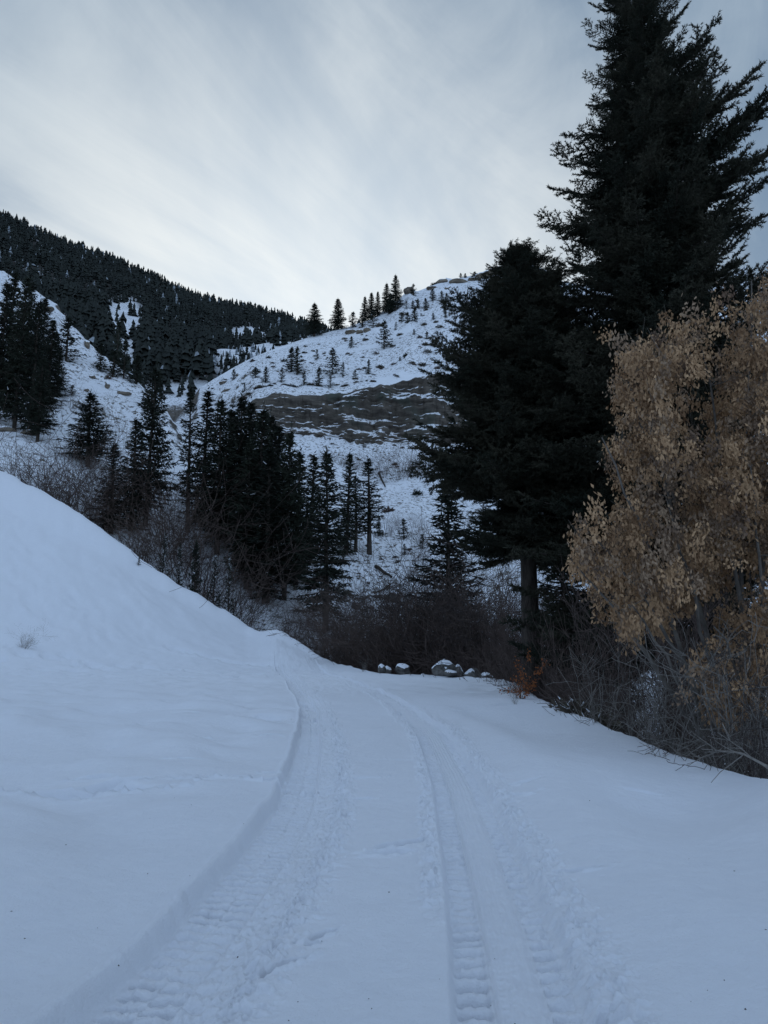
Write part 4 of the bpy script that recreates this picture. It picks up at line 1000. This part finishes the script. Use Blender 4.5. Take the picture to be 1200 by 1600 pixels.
for a in ((549, 521, 22, 10, 0, 'tan rock ledge under the skyline firs, left piece'), (561, 521, 14, 10, 1, 'tan rock ledge under the skyline firs, middle piece'), (574, 518, 15, 12, 2, 'rounded tan rock under the squat skyline fir'), (640, 457, 28, 15, 2, 'tan rock knob with a round dark fir on the skyline'), (690, 442, 24, 10, 4, 'flat tan rock on the skyline right of the snow saddle'), (676, 452, 20, 8, 1, 'low tan rock under the flat skyline rock'),
          (700, 452, 14, 7, 5, 'brown rock under the skyline ledge'), (717, 442, 34, 8, 0, 'long tan rock under the snowy skyline ledge'), (740, 438, 26, 8, 2, 'tan rock left of the long skyline rock band'), (352, 600, 20, 9, 1, 'brown rock on the far left shoulder of the hill'), (356, 612, 24, 9, 4, 'long brown rock under another on the left shoulder'), (376, 588, 18, 9, 5, 'snowy rock on the left shoulder of the hill'),
          (136, 543, 15, 22, 3, 'grey upright outcrop on the crest of the left spur'), (168, 606, 14, 18, 0, 'brown rounded outcrop below the spur crest'), (192, 616, 28, 10, 2, 'brown rock on the snow right of the rounded outcrop'), (135, 612, 12, 7, 1, 'dark rock on the snow below the spur crest'), (143, 590, 14, 6, 5, 'dark rock ledge on the spur snow'), (72, 485, 30, 12, 4, 'snowy rock at the top of the left spur'), (45, 690, 34, 14, 4, 'dark rock under the low fir on the left spur'), (8, 705, 30, 12, 0, 'dark rock ledge at the left picture edge')):
    outcrop(*a, m=M_tan, y0=88, cap=True)
# long tan rock band and the grey horn on the skyline
def band():
    p = [P(742, 436, 284), P(765, 428, 285), P(790, 420, 286), P(815, 417, 286), P(840, 425, 285), P(870, 438, 284)]
    pts = np.array(p); t = np.linspace(0, 5, 90); X = np.stack([np.interp(t, np.arange(6), pts[:, k]) for k in range(3)], 1)
    q = np.linspace(0, 1, 24); V = []
    for i, c in enumerate(X):
        th_ = 6.2 * min(1, .35 + i / 30) * (1 - .4 * max(0, (i - 60) / 30))
        for u in q:
            zz2 = c[2] + .5 - u * th_
            led = (math.floor(u * 5 + .4 * math.sin(i * .35)) % 2) * .5
            V.append((c[0] + .2 * math.sin(u * 9 + i), c[1] - 2.2 - led - 2.0 * u ** 3, zz2))
        V.append((c[0], c[1] + 6, c[2] - 2))
    V = np.array(V); V[:, 1] -= 1.4 * fbm(V[:, 0] * .4, V[:, 2] * .6 + 40, 4, .6)
    m = 25; F = grid_faces(90, m)
    e = empty('rock_band', tuple(pts[2])); V = V - pts[2]
    f1 = (F % m).max(1) < 24
    obj('rock', mk('rock', V, F[f1], M_tan, link=False), e)
    cap = []
    for i, c in enumerate(X - pts[2]):
        n_ = .25 * math.sin(i * .9)
        for a_, b_ in ((-2.9 + n_, .25), (-2.4 + n_, .85), (-.6, 1.15), (2.5, .9), (6, -1.5)): cap.append((c[0], c[1] + a_, c[2] + b_))
    obj('snow_cap', mk('snow_cap', np.array(cap), grid_faces(90, 5), M_cap, smooth=True, link=False), e)
    tag(e, 'long tan rock band with snow on top, running along the skyline behind the conifer tips', 'rock')
band()
def horn():
    b = P(1160, 470, 276); V, F = rock_mesh(333, 12, 3, .12)
    e = empty('rock_horn', tuple(b)); e.scale = (5.5, 4.5, 12); obj('rock', mk('rock', V, F, M_rock, link=False), e)
    tag(e, 'grey rock horn showing on the skyline between the big conifer and the seed covered tree', 'rock')
horn()
# fallen logs
def log(px0, py0, px1, py1, r, label, fn):
    a, b = fn(px0, py0), fn(px1, py1); a[2] += .15; b[2] += .15
    pts = np.array([a + (b - a) * t + np.array([0, 0, .06 * math.sin(9 * t)]) for t in np.linspace(0, 1, 7)])
    c = pts.mean(0); V, F = polytube(pts - c, r * np.linspace(1, .55, 7), 7)
    o = mk('fallen_log', V, F, M_bark); o.location = c
    tag(o, label, 'log')
log(587, 888, 612, 904, .22, 'dark fallen log lying down the open snow slope', on_hill)
log(590, 930, 612, 915, .12, 'thin broken stick on the snow above the stream rocks', on_hill)
log(592, 741, 602, 762, .25, 'dead branch sticking out of the snow under the cliff brush', on_hill)
def bankhit(px, py): return at_hill(px, py, 65.5) + np.array([0, 0, .5])
log(186, 852, 238, 866, .16, 'fallen trunk lying just behind the bank crest', bankhit)

# ------------------------------------------------------------------ the big conifers
def bough_mesh(seed, Lg=3.2, dens=1.0):
    rng = np.random.RandomState(seed)
    m = int(17 * dens); q = np.linspace(.10, 1, m)
    ax = np.stack([q * Lg, .10 * Lg * np.sin(q * 2.2 + rng.uniform(0, 6)) * q, Lg * (-.16 * q + .24 * q**2.4)], 1)
    segs = [(ax[i], ax[i + 1], .028 * (1 - q[i]) + .006, .028 * (1 - q[i + 1]) + .006) for i in range(m - 1)]
    segs.insert(0, (np.array([-.1, 0, 0.]), ax[0], .034, .03))
    Pb, Db = [], []
    def twig(p, d, l):
        k = max(2, int(l / .052)); t = np.linspace(.08, 1, k)
        c = p + d * (t * l)[:, None]; c[:, 2] += l * (.16 * t**2 - .06 * t)
        segs.append((p, c[-1], .008, .004))
        for _ in range(6):
            Pb.append(c + rng.normal(0, .012, c.shape)); Db.append(d * .75 + rng.normal(0, .55, c.shape) + np.array([0, 0, .16]))
        return c
    for j in range(m):
        for sg in (-1, 1):
            if rng.rand() < .12: continue
            l = Lg * (.36 * (1 - q[j]) + .09) * rng.uniform(.55, 1.2)
            d = np.array([.75, sg * rng.uniform(.5, 1.0), rng.uniform(-.3, .22)]); d /= np.linalg.norm(d)
            c = twig(ax[j], d, l)
            for kk in range(1, len(c) - 1, 3):
                for s2 in (-1, 1):
                    if rng.rand() < .25: continue
                    d2 = d * .8 + s2 * np.array([-d[1], d[0], rng.uniform(-.5, .6)]) * .7 + rng.normal(0, .15, 3); d2 /= np.linalg.norm(d2)
                    twig(c[kk], d2, min(.42, l * .42) * rng.uniform(.5, 1.1))
    twig(ax[-1], np.array([.95, 0, .3]), .3)
    Pb, Db = np.concatenate(Pb), np.concatenate(Db)
    V, F = blades(Pb, Db, rng.uniform(.06, .125, len(Pb)), rng.uniform(.022, .042, len(Pb)), rng)
    bv, bf = tubes([a[0] for a in segs], [a[1] for a in segs], np.array([a[2] for a in segs]), np.array([a[3] for a in segs]), 3)
    Vn = np.concatenate([V, bv]); mi = np.concatenate([np.zeros(len(F), int), np.ones(len(bf), int)])
    return mk('bough', Vn, [F, bf + len(V)], [M_needle_big, M_bark], mi, link=False)
BOUGH = [bough_mesh(300 + i) for i in range(7)]
def bough(parent, p, az, el, length, v, roll=0.0, label=None):
    o = bpy.data.objects.new('bough', BOUGH[v]); COL.objects.link(o); o.parent = parent
    k = length / 3.2
    Mx = Matrix.Rotation(az, 4, 'Z') @ Matrix.Rotation(-el, 4, 'Y') @ Matrix.Rotation(roll, 4, 'X')
    kk = max(k, .45); o.matrix_local = Matrix.Translation(p) @ Mx @ Matrix.Diagonal((k, kk * .95, kk * .95, 1))
    return o
def big_tree(x, Y, zb, zt, lp, rp, n, seed, r0, label, elf, zlow, depthk=.85, name='big_fir', rag=.6, gaps=0.0):
    """lp, rp: [(z, reach)] of the crown to the left and to the right"""
    rng = np.random.RandomState(seed); e = empty(name, (x, Y, zb))
    hh = np.linspace(0, 1, 16); wob = np.cumsum(rng.normal(0, .02, (16, 2)), 0)
    ax = np.stack([wob[:, 0], wob[:, 1], hh * (zt - zb)], 1); V, F = polytube(ax, (r0 * (1 - hh) ** .85 + .02) * (1 + .35 * np.exp(-hh * 40)), 14)
    V[:, :2] *= (1 + .05 * fbm(V[:, 2] * 3, np.arctan2(V[:, 1], V[:, 0]) * 3, 3))[:, None]
    obj('trunk', mk('trunk', V, F, M_bark, smooth=True, link=False), e)
    zl = np.array(lp); zr = np.array(rp)
    for i in range(n):
        f = (i + rng.rand()) / n; z = zlow + (zt - .3 - zlow) * f ** .95
        az = i * 2.39996 + rng.uniform(-.4, .4)
        ca = math.cos(az)
        if gaps and z > 13 and ca > -.1 and rng.rand() < gaps: continue
        el = elf(z, ca) + rng.uniform(-.14, .14)
        zc = z + .0
        ln2 = 1.0
        for _ in range(2):                                       # reach at the height where the bough ends
            zz3 = z + ln2 * math.sin(el) * .8
            l_, r_ = np.interp(zz3, zl[:, 0], zl[:, 1]), np.interp(zz3, zr[:, 0], zr[:, 1])
            reach = (r_ if ca > 0 else l_) * abs(ca) + (l_ + r_) / 2 * depthk * (1 - abs(ca))
            ln2 = max(reach, .35) / max(math.cos(el), .45)
        ln2 *= rng.uniform(.62, .92) if rng.rand() < rag else rng.uniform(.98, 1.16)
        o_ = Vector((np.interp(z - zb, ax[:, 2], ax[:, 0]), np.interp(z - zb, ax[:, 2], ax[:, 1]), z - zb))
        bough(e, o_, az, el, ln2, rng.randint(len(BOUGH)), rng.uniform(-.5, .5))
    return tag(e, label, 'tree', 'two big conifers')
elA = lambda z, ca: (.55 if ca > .1 else .22) * np.clip((z - 4) / 16, 0, 1) + .35 * np.clip((z - 20) / 10, 0, 1) - .12
big_tree(9.95, 27, -3.2, 31.2, [(-1, 5.2), (5, 5.2), (9, 4.4), (12, 4.2), (14.5, 4.3), (16.6, 3.5), (18.8, 3.2), (21.5, 2.6), (23.5, 2.1), (24.6, 1.9), (27.3, 1.7), (29, 1.2), (31.2, .3)],
         [(-1, 4.5), (11, 5.0), (16, 5.0), (18.8, 4.7), (21.5, 4.3), (24.0, 3.3), (25.6, 2.3), (27.3, 1.6), (29, 1.2), (31.2, .3)], 430, 1, .42,
         'tallest conifer, its top cut by the upper picture edge, with upswept boughs on the right', elA, 1.0, gaps=.24)
elB = lambda z, ca: .25 * np.clip((z - 6) / 8, 0, 1) - .18 + .12 * (ca < 0)
K2 = 29 / 24
def sc2(l): return [((z - EYE) * K2 + EYE, r * K2) for z, r in l]
big_tree(4.6 * K2, 29, -3.2, 17.8, sc2([(-1, 1.6), (3.2, 2.5), (4.4, 2.2), (5.8, 2.0), (7.1, 3.7), (8.2, 3.0), (9.2, 2.6), (10.7, 3.1), (11.7, 1.9), (12.7, 2.3), (13.6, 1.25), (14.4, 1.1), (15, .4)]),
         sc2([(-1, 2.2), (3, 2.8), (7, 3.5), (11, 3.2), (13.2, 2.6), (14.4, 1.3), (15, .4)]), 300, 2, .42,
         'shorter conifer with a thick visible trunk, standing left of the tallest one', elB, 5.0, rag=.66)

# ------------------------------------------------------------------ seed covered tree at the right
def seed_cluster(seed, n=58):
    rng = np.random.RandomState(seed)
    p = rng.normal(0, 1, (n, 3)) * np.array([.06, .06, .075]); p[:, 2] -= .07
    d = rng.normal(0, .45, (n, 3)) + np.array([0, 0, -1.0]); d /= np.linalg.norm(d, axis=1, keepdims=True)
    q = np.cross(d, rng.normal(size=(n, 3))); q /= np.linalg.norm(q, axis=1, keepdims=True)
    l = rng.uniform(.042, .078, n)[:, None]; w = rng.uniform(.015, .026, n)[:, None]
    V = np.stack([p, p + d * l * .55 + q * w, p + d * l, p + d * l * .5 - q * w * .6], 1).reshape(-1, 3)
    return V, np.arange(4 * n).reshape(-1, 4)
SC = [seed_cluster(400 + i) for i in range(6)]
SCM = [mk('seed_cluster', V, F, M_seed if i % 3 else M_seed2, link=False) for i, (V, F) in enumerate(SC)]
def seed_tree():
    rng = np.random.RandomState(77); Y0 = 13.6; s, _ = ratio(1150, 1000); bx = s * Y0
    bz = float(near_z(np.array([bx]), np.array([Y0]), False)[0]) - .2
    e = empty('seed_tree', (bx, Y0, bz)); O = np.array([bx, Y0, bz])
    py_ = [425, 440, 470, 490, 520, 540, 560, 600, 640, 700, 740, 770, 800, 850, 890, 930, 960, 1000, 1040, 1090]
    lx_ = [1175, 1150, 1118, 1105, 1040, 935, 960, 952, 958, 940, 945, 930, 905, 884, 886, 915, 950, 985, 1020, 1090]
    pts = []
    tries = 0
    while len(pts) < 1700 and tries < 80000:
        tries += 1
        py = rng.uniform(425, 1090); px = rng.uniform(880, 1340); Yy = rng.uniform(11.7, 14.6)
        l = np.interp(py, py_, lx_)
        if px < l + 4: continue
        if py > 950 and rng.rand() > .8 - (.6 if px < 1060 else .3) * (py - 950) / 140: continue
        ss, ee = ratio(px, py); p = np.array([ss * 13.4 + (Yy - 13.4) * .3, Yy, EYE + ee * 13.4 + (Yy - 13.4) * .15])
        if fbm(np.array([p[0] * 1.5]), np.array([p[2] * 1.5 + Yy * .5]), 4)[0] < -.06: continue
        if px < l + 30 and rng.rand() < .2: continue
        if pts and np.min(np.sum(((np.array(pts) - p) * np.array([1, .45, 1])) ** 2, 1)) < .125 ** 2: continue
        pts.append(p)
    pts = np.array(pts)
    # limbs: a fan of stems, then every cluster is joined to the nearest wood
    segs, nodes = [], []
    for k, (px, py, Yy) in enumerate(((1180, 440, 13.5), (1085, 560, 13), (970, 575, 13.2), (920, 700, 12.6), (895, 850, 12.2), (950, 950, 11.9), (1050, 620, 14.5), (1240, 560, 14), (1290, 760, 13), (1120, 760, 12), (1010, 800, 12.4), (1060, 980, 11.8), (1200, 900, 11.9), (870, 880, 12.4))):
        ss, ee = ratio(px, py); tip = np.array([ss * 13.4, Yy, EYE + ee * 13.4])
        b = O + np.array([rng.uniform(-.25, .25), rng.uniform(-.25, .25), 0]); mid = b + (tip - b) * .45 + np.array([.5 * (b[0] - tip[0]) * .4, 0, .25 * abs(tip[0] - b[0])])
        t = np.linspace(0, 1, 16)[:, None]; c = (1 - t) ** 2 * b + 2 * t * (1 - t) * mid + t * t * tip + rng.normal(0, .035, (16, 3)) * t
        r = .048 * (1 - t[:, 0]) ** .8 + .010
        for i in range(15): segs.append((c[i], c[i + 1], r[i], r[i + 1]))
        nodes.append(np.concatenate([c, r[:, None]], 1)[3:])
    nodes = np.concatenate(nodes); twigs = []
    order = np.argsort(np.min(np.linalg.norm(pts[:, None] - nodes[None, :, :3], axis=2), axis=1))
    nd = nodes[:, :3]; nr_ = nodes[:, 3]
    for i in order:
        p = pts[i] + np.array([0, 0, .02]); dv = nd - p; dist = np.linalg.norm(dv, axis=1) + .6 * np.maximum(dv[:, 2], 0)
        j = int(np.argmin(dist)); a = nd[j]; r = min(nr_[j] * .7, .012)
        mdp = (a + p) / 2 + np.array([0, 0, .10 * np.linalg.norm(p - a)]) + rng.normal(0, .03, 3)
        twigs += [(a, mdp, r, r * .8), (mdp, p, r * .8, max(r * .5, .003))]
        nd = np.concatenate([nd, [mdp, p]]); nr_ = np.concatenate([nr_, [max(r * .8, .004), max(r * .6, .0035)]])
    def wood(name, sg, sides):
        V, F = tubes(np.array([a[0] for a in sg]) - O, np.array([a[1] for a in sg]) - O, np.array([a[2] for a in sg]), np.array([a[3] for a in sg]), sides)
        return obj(name, mk(name, V, F, M_limb, link=False), e)
    wood('limbs', segs, 7)
    # bare twig sprays past the clusters
    for _ in range(420):
        j = rng.randint(len(nodes), len(nd)); p = nd[j]; d = (p - O - np.array([0, 0, 3])); d /= np.linalg.norm(d); d = d + rng.normal(0, .5, 3); d /= np.linalg.norm(d); l = rng.uniform(.15, .55)
        m_ = p + d * l * .5; q = p + d * l + np.array([0, 0, .12 * l]); twigs += [(p, m_, .004, .0035), (m_, q, .0035, .002)]
    wood('twigs', twigs, 3)['kind'] = 'stuff'
    # clusters: the frontmost as parts, the rest as one part
    front = np.argsort(pts[:, 1])
    for i in front[:300]:
        o = bpy.data.objects.new('seed_cluster', SCM[rng.randint(6)]); COL.objects.link(o); o.parent = e
        k = rng.uniform(.95, 1.5); o['kind'] = 'stuff'; o.location = pts[i] - O; o.scale = (k, k, k * rng.uniform(.9, 1.3)); o.rotation_euler = (rng.normal(0, .2), rng.normal(0, .2), rng.uniform(0, 6.28))
    prt = []
    mi = []
    for i in front[300:]:
        v = rng.randint(6); V, F = SC[v]; a = rng.uniform(0, 6.28); c, s_ = math.cos(a), math.sin(a); k = rng.uniform(.95, 1.5)
        prt.append((np.stack([V[:, 0] * c - V[:, 1] * s_, V[:, 0] * s_ + V[:, 1] * c, V[:, 2]], 1) * k + pts[i] - O, F)); mi += [0 if v % 3 else 1] * len(F)
    V, F = join(prt); o = obj('seed_mass', mk('seed_mass', V, F, [M_seed, M_seed2], mi, link=False), e); o['kind'] = 'stuff'
    tag(e, 'leafless tree hung with dense tan seed clusters at the right edge', 'tree')
seed_tree()
# grey leafless brush along the right road edge
for i, (px, Y, h, v, w, tilt, taz, lab) in enumerate(((935, 16.8, 1.6, 0, 1.2, .2, 1.2, 'grey arching shrub furthest along the right road edge'), (985, 14.6, 1.9, 1, 1.2, .2, 1.0, 'grey shrub with straight twigs at the right road edge under the seed tree'),
        (1040, 13.2, 2.2, 0, 1.2, .25, .8, 'grey arching shrub at the right road edge below the tan seeds'), (1095, 12.2, 2.3, 2, 1.1, .35, .9, 'dark tangled shrub leaning over the snow at the right road edge'), (1145, 11.6, 2.2, 0, 1.2, .35, .9, 'grey tangled shrub leaning over the snow, near the right picture edge'),
        (1190, 11.2, 2.2, 1, 1.2, .2, .6, 'grey shrub at the right picture edge'), (1235, 10.4, 2.0, 2, 1.1, .3, .8, 'dark low tangle cut by the right picture edge'), (1010, 16, 2.6, 2, 1.2, .1, .8, 'dark shrub behind the grey arching ones under the seed tree'), (1080, 15, 2.8, 1, 1.2, .1, .8, 'grey shrub behind the road edge under the middle of the seed tree'), (1160, 14, 2.8, 2, 1.2, .1, .6, 'dark shrub behind the road edge near the seed tree trunk'),
        (1120, 11.2, 1.3, 2, 1.3, .5, 1.0, 'low dark branches lying on the snow at the right'), (1185, 10.4, 1.3, 2, 1.3, .5, 1.0, 'low dark branches lying on the snow by the right picture edge'), (960, 18.5, 2.6, 1, 1.2, .05, .8, 'grey shrub between the big conifer trunk and the seed tree'))):
    b = on_near_at(px, Y); place_shrub(GRAY[v], b, h, lab, 'shrub', 'grey brush along the right road edge', 'bare_shrub', wide=w * .75, tilt=tilt, taz=taz)
# low bare branches lying out over the snow at the right
def lying(px0, py0, px1, py1, label, seed):
    a, b = on_near(px0, py0), on_near(px1, py1); rng = np.random.RandomState(seed); O = a.copy(); t = np.linspace(0, 1, 9)[:, None]
    c = a + (b - a) * t + np.concatenate([rng.normal(0, .05, (9, 2)), .10 + .30 * np.sin(t * 2.6) * (1 - .6 * t)], 1); c[0] = a + [0, 0, .35]
    sg = [(c[i] - O, c[i + 1] - O, .016 * (1 - t[i, 0]) + .005, .016 * (1 - t[i + 1, 0]) + .004) for i in range(8)]
    for i in range(2, 9):
        for _ in range(2):
            d = (c[i] - c[i - 1]); d /= np.linalg.norm(d); d = d + rng.normal(0, .6, 3) + [0, 0, .2]; d /= np.linalg.norm(d); grow(sg, c[i] - O, d, rng.uniform(.2, .6), .006, 1, rng, -.02, .25, 2.0, 3)
    V, F = tubes([q[0] for q in sg], [q[1] for q in sg], np.array([max(q[2], .0035) for q in sg]), np.array([max(q[3], .003) for q in sg]), 4)
    o = mk('bare_branch', V, F, M_twig_gray); o.location = O; tag(o, label, 'branch', 'bare branches reaching over the snow')
lying(1190, 1216, 1035, 1178, 'long bare branch lying over the snow at the right, pointing left', 1)
lying(1150, 1200, 1000, 1160, 'bare branch tip reaching over the road edge left of the long one', 2)
lying(1215, 1228, 1095, 1202, 'short dark branch lying lowest on the snow at the right picture edge', 3)
lying(1075, 1172, 950, 1128, 'bare branch reaching left along the brush foot', 4)
# russet sapling
def russet():
    b = on_near(813, 1092); rng = np.random.RandomState(9)
    V, F, th_ = shrub_mesh(91, 1.0, 9, .45, 2, .012, M_twig, kids=3.2, up=.08, wob=.2, foot=.08, minr=.003)
    e = empty('russet_bush', tuple(b)); h = height_for(b, 1038); e.scale = (h,) * 3
    obj('stems', mk('stems', V, F, M_twig, link=False), e)
    c = V.reshape(-1, 6, 3).mean(1); c = c[c[:, 2] > .12]; k = rng.randint(0, len(c), 520)
    p = c[k] + rng.normal(0, .035, (520, 3)); d = rng.normal(0, 1, (520, 3)) + [0, 0, -.5]; d /= np.linalg.norm(d, axis=1, keepdims=True)
    q = np.cross(d, rng.normal(size=(520, 3))); q /= np.linalg.norm(q, axis=1, keepdims=True); l = rng.uniform(.04, .075, 520)[:, None]
    LV = np.stack([p, p + d * l * .5 + q * l * .4, p + d * l, p + d * l * .5 - q * l * .4], 1).reshape(-1, 3)
    o = obj('leaves', mk('leaves', LV, np.arange(2080).reshape(-1, 4), M_orange, link=False), e); o['kind'] = 'stuff'
    tag(e, 'small bush with russet orange dry leaves at the right road edge', 'bush')
    b2 = on_near(806, 1100); place_shrub(GRAY[1], b2 , .5, 'dry weed in front of the russet bush', name='weed_clump', wide=.8)
russet()
for px, Y, lab in ((900, 19.6, 'snow covered low twig mound right of the russet bush'), (925, 18.2, 'second snow covered twig mound at the right road edge'), (880, 21.3, 'low snowy twig mound nearest the russet bush')):
    b = on_near_at(px, Y); o = obj('snowy_brush', SAGE[1]); o.location = b + np.array([0, 0, .1]); o.scale = (.7, .7, .5); tag(o, lab, 'shrub')
# bits of bark and needles on the near snow
def litter():
    rng = np.random.RandomState(12); prt = []
    for i in range(48):
        px, py = rng.uniform(0, 1200), 1130 + 470 * rng.rand() ** .7
        s, ee = ratio(px, py); Y = -EYE / ee; x = s * Y
        z = float(near_z(np.array([x]), np.array([Y]))[0] + track_z(np.array([x]), np.array([Y]))[0])
        r = rng.uniform(.0025, .007) * (1.8 if i < 5 else 1); V = np.array([(1, 0, 0), (-.6, .8, .1), (-.6, -.8, .0), (0, 0, .8)]) * r * rng.uniform(.6, 1.4, 3) + [x, Y, z + r * .2]
        prt.append((V, np.array([(0, 1, 3), (1, 2, 3), (2, 0, 3), (0, 2, 1)])))
    V, F = join(prt); tag(mk('forest_litter', V, F, M_dirt), 'dark specks of bark and needles on the near snow', 'litter', kind='stuff')
litter()
